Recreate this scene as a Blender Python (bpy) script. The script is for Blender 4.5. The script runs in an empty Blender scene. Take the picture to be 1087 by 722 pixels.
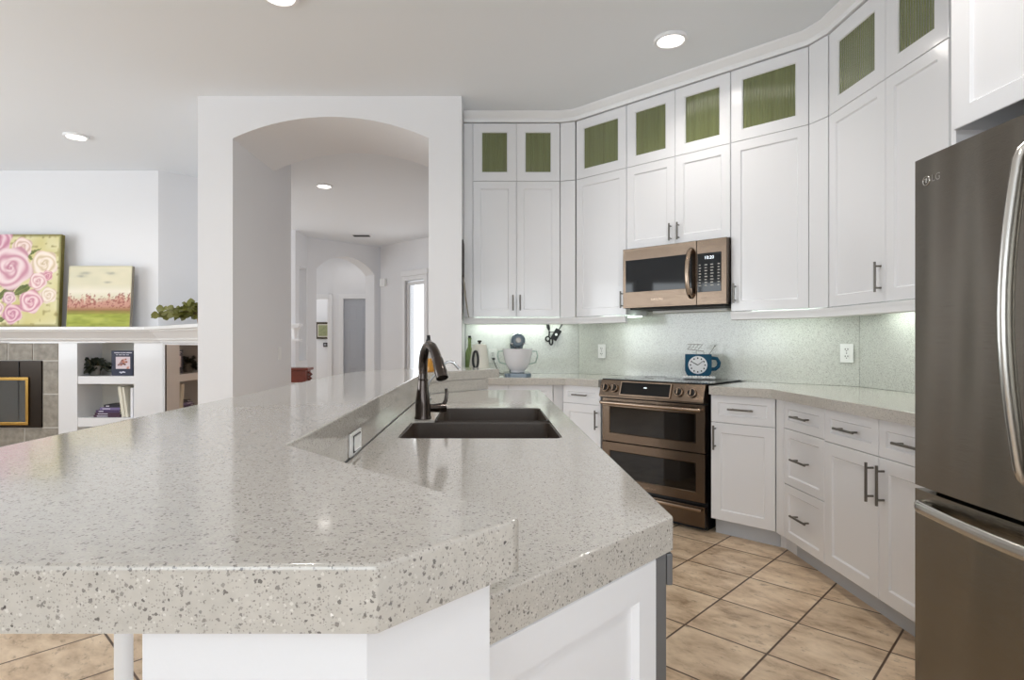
import bpy, bmesh, math, random
import numpy as np
from mathutils import Vector, Matrix
S = bpy.context.scene
C = S.collection
PI = math.pi
R2 = math.sqrt(.5)
random.seed(4)

# ------------------------------------------------------------------ camera, world, lights, exposure
cd = bpy.data.cameras.new('camera'); cam = bpy.data.objects.new('camera', cd); C.objects.link(cam)
F_PX = 625.0
cd.sensor_fit = 'HORIZONTAL'; cd.sensor_width = 36; cd.lens = F_PX / 1087 * 36
cd.shift_x = (543.5 - 515) / 1087; cd.shift_y = (362.4 - 361) / 1087
cd.clip_start = .02; cd.clip_end = 100
cam.location = (0, 0, 1.21); cam.rotation_euler = (PI/2, 0, 0)
S.camera = cam

S.view_settings.view_transform = 'Standard'; S.view_settings.look = 'None'
S.view_settings.gamma = 1; S.view_settings.use_curve_mapping = False
S.view_settings.exposure = 0.03
S.cycles.max_bounces = 10; S.cycles.diffuse_bounces = 6; S.cycles.glossy_bounces = 5
S.cycles.use_denoising = True; S.cycles.sample_clamp_indirect = 6
S.cycles.caustics_reflective = False; S.cycles.caustics_refractive = False

w = bpy.data.worlds.new('daylight'); S.world = w; w.use_nodes = True
w.node_tree.nodes['Background'].inputs[0].default_value = (.93, .97, 1, 1)
w.node_tree.nodes['Background'].inputs[1].default_value = 1.6

def area(name, loc, aim, sx, sy, power, col=(1, 1, 1), spread=180):
    l = bpy.data.lights.new(name, 'AREA'); l.shape = 'RECTANGLE'; l.size = sx; l.size_y = sy
    l.energy = power; l.color = col; l.spread = math.radians(spread)
    o = bpy.data.objects.new(name, l); C.objects.link(o); o.location = loc
    o.rotation_euler = Vector(aim).to_track_quat('-Z', 'Y').to_euler()
    return o
area('rear_window_daylight', (-.3, -3.45, 1.7), (0, 1, .8), 4.4, 2.1, 102, (.84, .93, 1))
area('family_window_fill', (-6.8, 2.0, 1.7), (1, .12, .95), 4.6, 2.1, 160, (.88, .95, 1))  # side windows assumed out of view; light added, tilted up for the ceiling
area('dining_side_fill', (-5.6, 8.0, 1.7), (1, 0, .1), 2.4, 2.0, 34, (.95, .98, 1))  # added light from an unseen side room, brightens the foyer

CEIL = 3.05

# ------------------------------------------------------------------ materials
def lin(c):
    return tuple((x/12.92 if x <= .04045 else ((x+.055)/1.055)**2.4) for x in (v/255 for v in c))
def mat(name, col, rough=.5, metal=0, coat=0, spec=.5, bump=0, bscale=60, vary=0, vscale=3, aniso=None, trans=0, ior=1.45, stretch=None):
    m = bpy.data.materials.new(name); m.use_nodes = True
    nt = m.node_tree; b = nt.nodes['Principled BSDF']
    c = lin(col) + (1,)
    b.inputs['Base Color'].default_value = c; b.inputs['Roughness'].default_value = rough
    b.inputs['Metallic'].default_value = metal; b.inputs['Coat Weight'].default_value = coat
    b.inputs['Coat Roughness'].default_value = .06
    b.inputs['Specular IOR Level'].default_value = spec
    b.inputs['Transmission Weight'].default_value = trans; b.inputs['IOR'].default_value = ior
    tc = nt.nodes.new('ShaderNodeTexCoord'); src = tc.outputs['Object']
    if stretch:
        mp = nt.nodes.new('ShaderNodeMapping'); mp.inputs['Scale'].default_value = stretch
        nt.links.new(src, mp.inputs[0]); src = mp.outputs[0]
    if vary:
        n = nt.nodes.new('ShaderNodeTexNoise'); n.inputs['Scale'].default_value = vscale; n.inputs['Detail'].default_value = 4
        nt.links.new(src, n.inputs['Vector'])
        mx = nt.nodes.new('ShaderNodeMix'); mx.data_type = 'RGBA'
        mx.inputs[6].default_value = tuple(x*(1-vary) for x in c[:3]) + (1,)
        mx.inputs[7].default_value = tuple(min(1, x*(1+vary)) for x in c[:3]) + (1,)
        nt.links.new(n.outputs['Fac'], mx.inputs[0]); nt.links.new(mx.outputs[2], b.inputs['Base Color'])
    if bump:
        n2 = nt.nodes.new('ShaderNodeTexNoise'); n2.inputs['Scale'].default_value = bscale; n2.inputs['Detail'].default_value = 3
        nt.links.new(src, n2.inputs['Vector'])
        bp = nt.nodes.new('ShaderNodeBump'); bp.inputs['Strength'].default_value = bump; bp.inputs['Distance'].default_value = .002
        nt.links.new(n2.outputs['Fac'], bp.inputs['Height']); nt.links.new(bp.outputs[0], b.inputs['Normal'])
    if aniso is not None:
        b.inputs['Anisotropic'].default_value = aniso
    return m
def emis(name, col, strength):
    m = bpy.data.materials.new(name); m.use_nodes = True; b = m.node_tree.nodes['Principled BSDF']
    b.inputs['Base Color'].default_value = lin(col) + (1,)
    b.inputs['Emission Color'].default_value = lin(col) + (1,); b.inputs['Emission Strength'].default_value = strength
    return m
def math_n(nt, op, a, b=None, c=None):
    n = nt.nodes.new('ShaderNodeMath'); n.operation = op
    for i, v in enumerate((a, b, c)):
        if v is None: continue
        if isinstance(v, (int, float)): n.inputs[i].default_value = v
        else: nt.links.new(v, n.inputs[i])
    return n.outputs[0]
def mixc(nt, f, a, b):
    n = nt.nodes.new('ShaderNodeMix'); n.data_type = 'RGBA'
    if isinstance(f, (int, float)): n.inputs[0].default_value = f
    else: nt.links.new(f, n.inputs[0])
    for k, v in ((6, a), (7, b)):
        if isinstance(v, tuple): n.inputs[k].default_value = v + (1,)
        else: nt.links.new(v, n.inputs[k])
    return n.outputs[2]
def quartz(name, base, rough=.12, dark=1.0):
    m = bpy.data.materials.new(name); m.use_nodes = True; nt = m.node_tree; b = nt.nodes['Principled BSDF']
    tc = nt.nodes.new('ShaderNodeTexCoord'); P = tc.outputs['Object']
    base = lin(base)
    nz = nt.nodes.new('ShaderNodeTexNoise'); nz.inputs['Scale'].default_value = 90; nz.inputs['Detail'].default_value = 5
    nt.links.new(P, nz.inputs['Vector'])
    col = mixc(nt, nz.outputs['Fac'], tuple(x*.84 for x in base), tuple(min(1, x*1.14) for x in base))
    def specks(col, scale, thr, keep, c, soft=.05):
        v = nt.nodes.new('ShaderNodeTexVoronoi'); v.inputs['Scale'].default_value = scale
        nzz = nt.nodes.new('ShaderNodeTexNoise'); nzz.inputs['Scale'].default_value = scale*1.4
        nt.links.new(P, nzz.inputs['Vector'])
        ad = nt.nodes.new('ShaderNodeVectorMath'); ad.operation = 'MULTIPLY_ADD'
        nt.links.new(nzz.outputs['Color'], ad.inputs[0]); ad.inputs[1].default_value = (.9/scale,)*3
        nt.links.new(P, ad.inputs[2]); nt.links.new(ad.outputs[0], v.inputs['Vector'])
        sp = nt.nodes.new('ShaderNodeSeparateColor'); nt.links.new(v.outputs['Color'], sp.inputs[0])
        k = math_n(nt, 'LESS_THAN', sp.outputs[0], keep)
        sz = math_n(nt, 'MULTIPLY_ADD', sp.outputs[1], thr*.8, thr*.35)
        d = math_n(nt, 'LESS_THAN', v.outputs['Distance'], sz)
        f = math_n(nt, 'MULTIPLY', math_n(nt, 'MULTIPLY', k, d), math_n(nt, 'MULTIPLY_ADD', sp.outputs[2], .5, .5))
        return mixc(nt, f, col, lin(c))
    col = specks(col, 520, .5, .34, (158, 152, 146))
    col = specks(col, 400, .5, .09, (216, 212, 205))
    if dark: col = specks(col, 300, .46, .26*dark, (126, 121, 117))
    if dark: col = specks(col, 210, .38, .12*dark, (108, 104, 101))
    if dark: col = specks(col, 150, .26, .07*dark, (88, 84, 83))
    col = specks(col, 120, .16, .025, (246, 244, 240))
    nt.links.new(col, b.inputs['Base Color'])
    b.inputs['Roughness'].default_value = rough; b.inputs['Coat Weight'].default_value = .25; b.inputs['Coat Roughness'].default_value = .05
    return m

M = {}
M['wall'] = mat('wall_paint', (233, 233, 235), .6, bump=.06, bscale=220)
M['ceil'] = mat('ceiling_paint', (236, 239, 243), .8, bump=.05, bscale=180)
M['trim'] = mat('trim_paint', (238, 238, 239), .35)
M['cab'] = mat('cabinet_lacquer', (235, 235, 237), .22, coat=.3)
M['toe'] = mat('toe_kick_grey', (196, 200, 206), .5)
M['inner'] = mat('carcass_inside', (215, 213, 205), .6)
M['quartz'] = quartz('speckled_quartz', (196, 191, 183), .12)
M['splash'] = quartz('led_tinted_quartz', (214, 216, 209), .18, 1.3)  # worktop quartz with the greenish LED light put into its base colour
M['nickel'] = mat('dark_nickel', (122, 118, 112), .3, 1)
M['bronze'] = mat('bronze_stainless', (112, 97, 84), .20, 1, stretch=(2, 2, 300), bump=.2, bscale=3)
M['bronze_light'] = mat('polished_bronze', (172, 152, 134), .22, 1)
M['fridge'] = mat('dark_stainless', (132, 127, 118), .17, 1, stretch=(2, 2, 300), bump=.22, bscale=3)
def wavy(m, sc, dist):
    nt = m.node_tree; b = nt.nodes['Principled BSDF']; old = b.inputs['Normal'].links[0].from_node
    tc = nt.nodes.new('ShaderNodeTexCoord'); mp = nt.nodes.new('ShaderNodeMapping'); mp.inputs['Scale'].default_value = sc
    n = nt.nodes.new('ShaderNodeTexNoise'); n.inputs['Scale'].default_value = 1; n.inputs['Detail'].default_value = 1
    nt.links.new(tc.outputs['Object'], mp.inputs[0]); nt.links.new(mp.outputs[0], n.inputs['Vector'])
    bp = nt.nodes.new('ShaderNodeBump'); bp.inputs['Strength'].default_value = 1; bp.inputs['Distance'].default_value = dist
    nt.links.new(n.outputs['Fac'], bp.inputs['Height']); nt.links.new(bp.outputs[0], old.inputs['Normal'])
wavy(M['fridge'], (3.6, 3.6, .3), .035)
M['fridge_handle'] = mat('brushed_handle_steel', (196, 193, 187), .26, 1)
M['black'] = mat('black_plastic', (22, 22, 23), .4)
M['black_glass'] = mat('black_glass', (6, 6, 6), .04, spec=.4)
M['oven_glass'] = mat('smoked_oven_glass', (18, 13, 9), .05, spec=.5)
M['rubber'] = mat('dark_gasket', (35, 34, 33), .6)
M['orb'] = mat('oil_rubbed_bronze', (62, 52, 46), .2, .85, coat=.5)
M['chrome'] = mat('brushed_chrome', (170, 170, 170), .2, 1)
M['sink'] = mat('granite_composite_brown', (72, 62, 54), .35, bump=.2, bscale=500, vary=.3, vscale=300)
M['white_plastic'] = mat('white_plastic', (240, 240, 238), .35)
M['slot'] = mat('slot_grey', (70, 66, 66), .6)
M['teal'] = mat('teal_enamel', (6, 72, 100), .45, spec=.3)
M['dial'] = mat('clock_dial', (236, 236, 238), .5)
M['wire'] = mat('grey_wire', (150, 146, 138), .4, .6)
M['bead'] = mat('white_bead', (235, 235, 235), .3)
M['mixer'] = mat('slate_enamel', (96, 112, 124), .25, coat=.5)
M['bowl'] = mat('milky_bowl', (226, 226, 230), .2, coat=.4)
M['bowl_glass'] = mat('pale_green_glass', (200, 222, 210), .1, trans=.4)
M['cream'] = mat('cream_enamel', (236, 234, 222), .3, coat=.3)
M['green_glass'] = mat('green_bottle_glass', (150, 172, 110), .1, trans=.4)
M['amber'] = mat('amber_soap', (226, 160, 58), .1, trans=.45)
M['clear'] = mat('clear_plastic', (235, 235, 232), .08, trans=.7)
M['stone'] = mat('grey_travertine', (150, 143, 132), .45, vary=.65, vscale=16, bump=.15, bscale=40)
M['grout'] = mat('pale_grout', (205, 201, 194), .8)
M['firebox'] = mat('black_bronze_metal', (48, 40, 33), .3, .6)
M['brass'] = mat('polished_brass', (190, 152, 84), .25, 1)
M['fire_glass'] = mat('fireplace_glass', (60, 62, 60), .04, 0, coat=1, spec=1)
M['tv'] = mat('tinted_glass_bronze', (150, 124, 100), .05, 1)
M['tv_edge'] = mat('dark_brown_edge', (70, 60, 50), .4)
M['leaf_dark'] = mat('dark_ivy_leaf', (38, 44, 32), .45, vary=.4, vscale=12)
M['leaf'] = mat('ivy_leaf', (112, 112, 50), .4, vary=.45, vscale=14)
M['stem'] = mat('plant_stem', (92, 82, 46), .6)
M['pot'] = mat('terracotta_pot', (150, 108, 72), .6)
M['pot_grey'] = mat('grey_pot', (128, 124, 116), .6)
M['navy'] = mat('navy_book_cloth', (18, 24, 56), .4)
M['paper'] = mat('book_paper', (236, 230, 216), .8)
M['ivory_cover'] = mat('ivory_book_cover', (226, 221, 205), .5)
M['white_cover'] = mat('white_book_cover', (236, 236, 240), .5)
M['purple'] = mat('purple_book_cover', (74, 54, 92), .5)
M['plum'] = mat('plum_book_cover', (70, 42, 62), .5)
M['black_cover'] = mat('black_book_cover', (32, 30, 38), .5)
M['lilac'] = mat('lilac_book_cover', (120, 106, 150), .5)
M['red_cover'] = mat('brick_book_cover', (176, 92, 80), .5)
M['ink'] = mat('pale_print', (222, 220, 232), .6)
M['inkblack'] = mat('black_print', (26, 26, 30), .6)
M['redwood'] = mat('carved_red_wood', (112, 48, 34), .35, vary=.3, vscale=16, coat=.3)
M['door_grey'] = mat('interior_door_paint', (182, 185, 192), .5)
M['olive_frame'] = mat('dark_wood_frame', (70, 62, 46), .4)
M['olive_print'] = mat('olive_print', (150, 154, 116), .7, vary=.4, vscale=20)
M['canvas_side'] = mat('canvas_edge_grey', (150, 142, 128), .7)
M['canvas_olive'] = mat('canvas_edge_olive', (112, 104, 52), .7)
M['frost'] = mat('frosted_pane', (255, 255, 255), .0, trans=1)
M['lamp'] = emis('can_light_lens', (255, 250, 244), 6)
M['led'] = emis('led_strip_glow', (235, 255, 240), 4)
M['display'] = emis('display_digits', (226, 234, 240), 1.2)
M['vent_dark'] = mat('vent_dark', (60, 60, 60), .6)
M['dw'] = mat('dishwasher_steel', (112, 114, 117), .4, .8)
M['rose_tint'] = None

def vcol_mat(name, rough=.6):
    m = bpy.data.materials.new(name); m.use_nodes = True; nt = m.node_tree
    a = nt.nodes.new('ShaderNodeVertexColor'); a.layer_name = 'paint'
    nt.links.new(a.outputs[0], nt.nodes['Principled BSDF'].inputs['Base Color'])
    nt.nodes['Principled BSDF'].inputs['Roughness'].default_value = rough
    n = nt.nodes.new('ShaderNodeTexNoise'); n.inputs['Scale'].default_value = 120
    b = nt.nodes.new('ShaderNodeBump'); b.inputs['Strength'].default_value = .3; b.inputs['Distance'].default_value = .002
    nt.links.new(n.outputs['Fac'], b.inputs['Height']); nt.links.new(b.outputs[0], nt.nodes['Principled BSDF'].inputs['Normal'])
    return m
M['paint'] = vcol_mat('oil_paint')

def fluted():
    m = mat('olive_reeded_glass', (116, 124, 74), .12, coat=.8)
    nt = m.node_tree; b = nt.nodes['Principled BSDF']
    tc = nt.nodes.new('ShaderNodeTexCoord')
    wv = nt.nodes.new('ShaderNodeTexWave'); wv.bands_direction = 'X'; wv.inputs['Scale'].default_value = 19
    nt.links.new(tc.outputs['Object'], wv.inputs['Vector'])
    bp = nt.nodes.new('ShaderNodeBump'); bp.inputs['Strength'].default_value = .9; bp.inputs['Distance'].default_value = .003
    nt.links.new(wv.outputs['Fac'], bp.inputs['Height']); nt.links.new(bp.outputs[0], b.inputs['Normal'])
    nt.links.new(bp.outputs[0], b.inputs['Coat Normal'])
    n = nt.nodes.new('ShaderNodeTexNoise'); n.inputs['Scale'].default_value = 5
    mp = nt.nodes.new('ShaderNodeMapping'); mp.inputs['Scale'].default_value = (6, 1, .3)
    nt.links.new(tc.outputs['Object'], mp.inputs[0]); nt.links.new(mp.outputs[0], n.inputs['Vector'])
    c = mixc(nt, n.outputs['Fac'], lin((96, 102, 62)), lin((126, 132, 88)))
    nt.links.new(c, b.inputs['Base Color'])
    return m
M['reeded'] = fluted()

def floor_mat():
    m = bpy.data.materials.new('stone_look_floor_tile'); m.use_nodes = True; nt = m.node_tree; b = nt.nodes['Principled BSDF']
    tc = nt.nodes.new('ShaderNodeTexCoord'); sp = nt.nodes.new('ShaderNodeSeparateXYZ'); nt.links.new(tc.outputs['Object'], sp.inputs[0])
    X, Y = sp.outputs[0], sp.outputs[1]
    u = math_n(nt, 'DIVIDE', math_n(nt, 'SUBTRACT', math_n(nt, 'MULTIPLY', math_n(nt, 'ADD', X, Y), R2), 2.735), .354)
    v = math_n(nt, 'DIVIDE', math_n(nt, 'SUBTRACT', math_n(nt, 'MULTIPLY', math_n(nt, 'SUBTRACT', X, Y), R2), -1.174), .334)
    def edge(t):
        f = math_n(nt, 'FRACT', t)
        return math_n(nt, 'MINIMUM', f, math_n(nt, 'SUBTRACT', 1, f))
    d = math_n(nt, 'MINIMUM', edge(u), edge(v))
    mr = nt.nodes.new('ShaderNodeMapRange'); mr.inputs[1].default_value = .009; mr.inputs[2].default_value = .016
    nt.links.new(d, mr.inputs[0]); g = mr.outputs[0]
    cb = nt.nodes.new('ShaderNodeCombineXYZ')
    nt.links.new(math_n(nt, 'FLOOR', u), cb.inputs[0]); nt.links.new(math_n(nt, 'FLOOR', v), cb.inputs[1])
    wn = nt.nodes.new('ShaderNodeTexWhiteNoise'); wn.noise_dimensions = '2D'; nt.links.new(cb.outputs[0], wn.inputs['Vector'])
    off = math_n(nt, 'MULTIPLY', wn.outputs['Value'], 37)
    cc = nt.nodes.new('ShaderNodeCombineXYZ')
    nt.links.new(math_n(nt, 'MULTIPLY', u, 1.7), cc.inputs[0]); nt.links.new(math_n(nt, 'MULTIPLY', v, .8), cc.inputs[1]); nt.links.new(off, cc.inputs[2])
    n1 = nt.nodes.new('ShaderNodeTexNoise'); n1.inputs['Scale'].default_value = 2.2; n1.inputs['Detail'].default_value = 8; n1.inputs['Roughness'].default_value = .62; n1.inputs['Distortion'].default_value = .25
    nt.links.new(cc.outputs[0], n1.inputs['Vector'])
    cr = nt.nodes.new('ShaderNodeValToRGB'); e = cr.color_ramp.elements
    e[0].position = .27; e[0].color = lin((138, 112, 86)) + (1,)
    e[1].position = .68; e[1].color = lin((236, 213, 184)) + (1,)
    x = e.new(.42); x.color = lin((200, 173, 143)) + (1,)
    x = e.new(.52); x.color = lin((218, 193, 163)) + (1,)
    nt.links.new(n1.outputs['Fac'], cr.inputs[0])
    n2 = nt.nodes.new('ShaderNodeTexNoise'); n2.inputs['Scale'].default_value = 7; n2.inputs['Detail'].default_value = 6; n2.inputs['Roughness'].default_value = .7
    nt.links.new(cc.outputs[0], n2.inputs['Vector'])
    k = nt.nodes.new('ShaderNodeMapRange'); k.inputs[1].default_value = .56; k.inputs[2].default_value = .68; k.inputs[4].default_value = .6
    nt.links.new(n2.outputs['Fac'], k.inputs[0])
    col = mixc(nt, k.outputs[0], cr.outputs[0], lin((128, 102, 78)))
    tone = nt.nodes.new('ShaderNodeHueSaturation'); nt.links.new(col, tone.inputs['Color'])
    nt.links.new(math_n(nt, 'MULTIPLY_ADD', wn.outputs['Value'], .16, .90), tone.inputs['Value'])
    col = mixc(nt, g, lin((84, 62, 46)), tone.outputs[0])
    nt.links.new(col, b.inputs['Base Color']); b.inputs['Roughness'].default_value = .38
    bp = nt.nodes.new('ShaderNodeBump'); bp.inputs['Strength'].default_value = .4; bp.inputs['Distance'].default_value = .004
    h = math_n(nt, 'MULTIPLY_ADD', n1.outputs['Fac'], .25, g)
    nt.links.new(h, bp.inputs['Height']); nt.links.new(bp.outputs[0], b.inputs['Normal'])
    return m
M['floor'] = floor_mat()

# ------------------------------------------------------------------ geometry helpers
class MB:
    def __init__(s): s.bm = bmesh.new()
    def box(s, x0, x1, y0, y1, z0, z1, bev=0, seg=2):
        r = bmesh.ops.create_cube(s.bm, size=1)['verts']
        for v in r:
            v.co = Vector(((x0+x1)/2 + v.co.x*(x1-x0), (y0+y1)/2 + v.co.y*(y1-y0), (z0+z1)/2 + v.co.z*(z1-z0)))
        if bev:
            ed = list({e for v in r for e in v.link_edges})
            bmesh.ops.bevel(s.bm, geom=ed, offset=bev, segments=seg, profile=.5, affect='EDGES')
        return s
    def tube(s, pts, r, seg=12, caps=True, sx=1.0):
        pts = [Vector(p) for p in pts]; n = len(pts)
        rs = r if isinstance(r, (list, tuple)) else [r]*n
        T = [(pts[min(i+1, n-1)] - pts[max(i-1, 0)]).normalized() for i in range(n)]
        up = Vector((0, 0, 1)) if abs(T[0].z) < .9 else Vector((1, 0, 0))
        N = (up - T[0]*up.dot(T[0])).normalized()
        rings = []
        for i in range(n):
            N = (N - T[i]*N.dot(T[i])).normalized(); B = T[i].cross(N)
            rings.append([s.bm.verts.new(pts[i] + (N*math.cos(a) + B*math.sin(a)*sx)*rs[i]) for a in (2*PI*k/seg for k in range(seg))])
        for a, b in zip(rings, rings[1:]):
            for k in range(seg): s.bm.faces.new((a[k], a[(k+1) % seg], b[(k+1) % seg], b[k]))
        if caps:
            s.bm.faces.new(rings[0][::-1]); s.bm.faces.new(rings[-1])
        return s
    def cyl(s, p0, p1, r0, r1=None, seg=24):
        return s.tube([p0, p1], [r0, r0 if r1 is None else r1], seg)
    def loop(s, pts, r, seg=8):
        pts = [Vector(p) for p in pts]; n = len(pts); rings = []; N = None
        for i in range(n):
            t = (pts[(i+1) % n] - pts[i-1]).normalized()
            if N is None:
                up = Vector((0, 0, 1)) if abs(t.z) < .9 else Vector((1, 0, 0)); N = up
            N = (N - t*N.dot(t)).normalized(); B = t.cross(N)
            rings.append([s.bm.verts.new(pts[i] + (N*math.cos(a) + B*math.sin(a))*r) for a in (2*PI*k/seg for k in range(seg))])
        for i in range(n):
            a, b = rings[i], rings[(i+1) % n]
            for k in range(seg): s.bm.faces.new((a[k], a[(k+1) % seg], b[(k+1) % seg], b[k]))
        return s
    def lathe(s, prof, c=(0, 0, 0), seg=32, sx=1, sy=1, axis='z'):
        rings = []
        for r, z in prof:
            if r < 1e-5:
                rings.append([s.bm.verts.new(s._ax(0, 0, z, c, axis))])
            else:
                rings.append([s.bm.verts.new(s._ax(r*sx*math.cos(a), r*sy*math.sin(a), z, c, axis)) for a in (2*PI*k/seg for k in range(seg))])
        for a, b in zip(rings, rings[1:]):
            for k in range(seg):
                k2 = (k+1) % seg
                if len(a) == 1 and len(b) == 1: continue
                if len(a) == 1: s.bm.faces.new((a[0], b[k2], b[k]))
                elif len(b) == 1: s.bm.faces.new((a[k], a[k2], b[0]))
                else: s.bm.faces.new((a[k], a[k2], b[k2], b[k]))
        return s
    def _ax(s, x, y, z, c, axis):
        if axis == 'z': return Vector((c[0]+x, c[1]+y, c[2]+z))
        if axis == 'y': return Vector((c[0]+x, c[1]+z, c[2]+y))
        return Vector((c[0]+z, c[1]+x, c[2]+y))
    def prism(s, poly, z0, z1, bev=0, holes=()):
        loops = []
        alle = []
        for L in [poly] + list(holes):
            vs = [s.bm.verts.new((p[0], p[1], z1)) for p in L]; loops.append(vs)
            alle += [s.bm.edges.new((vs[i], vs[(i+1) % len(vs)])) for i in range(len(vs))]
        if holes:
            fs = [g for g in bmesh.ops.triangle_fill(s.bm, use_beauty=True, use_dissolve=False, edges=alle)['geom'] if isinstance(g, bmesh.types.BMFace)]
        else:
            fs = [s.bm.faces.new(loops[0])]
        ex = bmesh.ops.extrude_face_region(s.bm, geom=fs, use_keep_orig=True)['geom']
        low = [g for g in ex if isinstance(g, bmesh.types.BMVert)]
        for v in low: v.co.z = z0
        if bev:
            oc = set(loops[0]); ed = [e for v in oc for e in v.link_edges if e.other_vert(v) in oc]
            ed = [e for e in set(ed) if e in set(alle[:len(poly)])]
            bmesh.ops.bevel(s.bm, geom=ed, offset=bev, segments=2, profile=.5, affect='EDGES')
        return s
    def sphere(s, c, r, sx=1, sy=1, sz=1, u=20, v=12):
        return s.lathe([(r*math.sin(PI*k/v)*1.0 if 0 < k < v else 0, -r*sz*math.cos(PI*k/v)) for k in range(v+1)], c, u, sx, sy)
    def sweep(s, path, prof, side=1):
        """closed profile [(outward, z)] swept along a flat open path with mitred corners; outward = right of travel * side"""
        P = [Vector((p[0], p[1])) for p in path]; n = len(P); rings = []
        for i in range(n):
            d0 = (P[i]-P[i-1]).normalized() if i else (P[1]-P[0]).normalized()
            d1 = (P[i+1]-P[i]).normalized() if i < n-1 else d0
            n0 = Vector((d0.y, -d0.x))*side; n1 = Vector((d1.y, -d1.x))*side
            m = (n0+n1).normalized(); k = 1/max(.3, m.dot(n0))
            rings.append([s.bm.verts.new((P[i].x + m.x*k*o, P[i].y + m.y*k*o, z)) for o, z in prof])
        m_ = len(prof)
        for a, b in zip(rings, rings[1:]):
            for k in range(m_): s.bm.faces.new((a[k], a[(k+1) % m_], b[(k+1) % m_], b[k]))
        s.bm.faces.new(rings[0][::-1]); s.bm.faces.new(rings[-1])
        return s
    def shaker(s, x0, x1, z0, z1, th=.02, fr=.06, rec=.009, y=0.0, open_=False):
        def ring(i, yy): return [s.bm.verts.new(p) for p in ((x0+i, yy, z0+i), (x1-i, yy, z0+i), (x1-i, yy, z1-i), (x0+i, yy, z1-i))]
        rs = [ring(0, y+th), ring(0, y+.002), ring(.002, y), ring(fr, y), ring(fr+.006, y+rec)]
        if open_: rs += [ring(fr+.006, y+th)]
        for a, b in zip(rs, rs[1:]):
            for k in range(4): s.bm.faces.new((a[k], a[(k+1) % 4], b[(k+1) % 4], b[k]))
        if open_:
            a, b = rs[-1], rs[0]
            for k in range(4): s.bm.faces.new((a[k], a[(k+1) % 4], b[(k+1) % 4], b[k]))
        else:
            s.bm.faces.new(rs[-1]); s.bm.faces.new(rs[0][::-1])
        return s
    def build(s, name, m, parent=None, loc=(0, 0, 0), rot=(0, 0, 0), smooth=35):
        bmesh.ops.recalc_face_normals(s.bm, faces=s.bm.faces[:])
        me = bpy.data.meshes.new(name); s.bm.to_mesh(me); s.bm.free()
        me.materials.append(m)
        if smooth:
            me.shade_smooth(); me.set_sharp_from_angle(angle=math.radians(smooth))
        o = bpy.data.objects.new(name, me); C.objects.link(o)
        if smooth:
            wn = o.modifiers.new('weighted', 'WEIGHTED_NORMAL'); wn.keep_sharp = True; wn.weight = 90
        o.location = loc; o.rotation_euler = rot
        if parent: o.parent = parent
        return o

def thing(name, label, cat, loc=(0, 0, 0), rz=0, group=None, rx=0):
    o = bpy.data.objects.new(name, None); C.objects.link(o)
    o.location = loc; o.rotation_euler = (rx, 0, rz); o.empty_display_size = .1
    o['label'] = label; o['category'] = cat
    if group: o['group'] = group
    return o
def tag(o, label, cat, group=None):
    o['label'] = label; o['category'] = cat
    if group: o['group'] = group
    return o
def struct(o): o['kind'] = 'structure'; return o
def text_mesh(name, body, size, m, parent, loc, rot=(PI/2, 0, 0), depth=.0006, align='CENTER'):
    cu = bpy.data.curves.new(name, 'FONT'); cu.body = body; cu.size = size; cu.extrude = depth; cu.align_x = align; cu.align_y = 'CENTER'
    t = bpy.data.objects.new(name, cu); C.objects.link(t)
    dg = bpy.context.evaluated_depsgraph_get(); dg.update()
    me = bpy.data.meshes.new_from_object(t.evaluated_get(dg)); bpy.data.objects.remove(t)
    me.name = name; me.materials.clear(); me.materials.append(m)
    o = bpy.data.objects.new(name, me); C.objects.link(o); o.location = loc; o.rotation_euler = rot
    if parent: o.parent = parent
    return o
def copy_tree(o, parent=None):
    c = o.copy(); C.objects.link(c)
    if parent: c.parent = parent
    for ch in list(o.children): copy_tree(ch, c)
    return c
def round_poly(P, r, seg=5):
    out = []; n = len(P)
    for i in range(n):
        p = Vector(P[i]); a = Vector(P[i-1]) - p; b = Vector(P[(i+1) % n]) - p
        rr = r[i] if isinstance(r, (list, tuple)) else r
        if rr <= 0: out.append(tuple(p)); continue
        ang = a.angle(b); t = min(rr/math.tan(ang/2), a.length*.45, b.length*.45)
        A = p + a.normalized()*t; B = p + b.normalized()*t
        for k in range(seg+1):
            q = k/seg
            out.append(tuple(A*(1-q)**2 + p*2*q*(1-q) + B*q*q))
    return out

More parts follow.
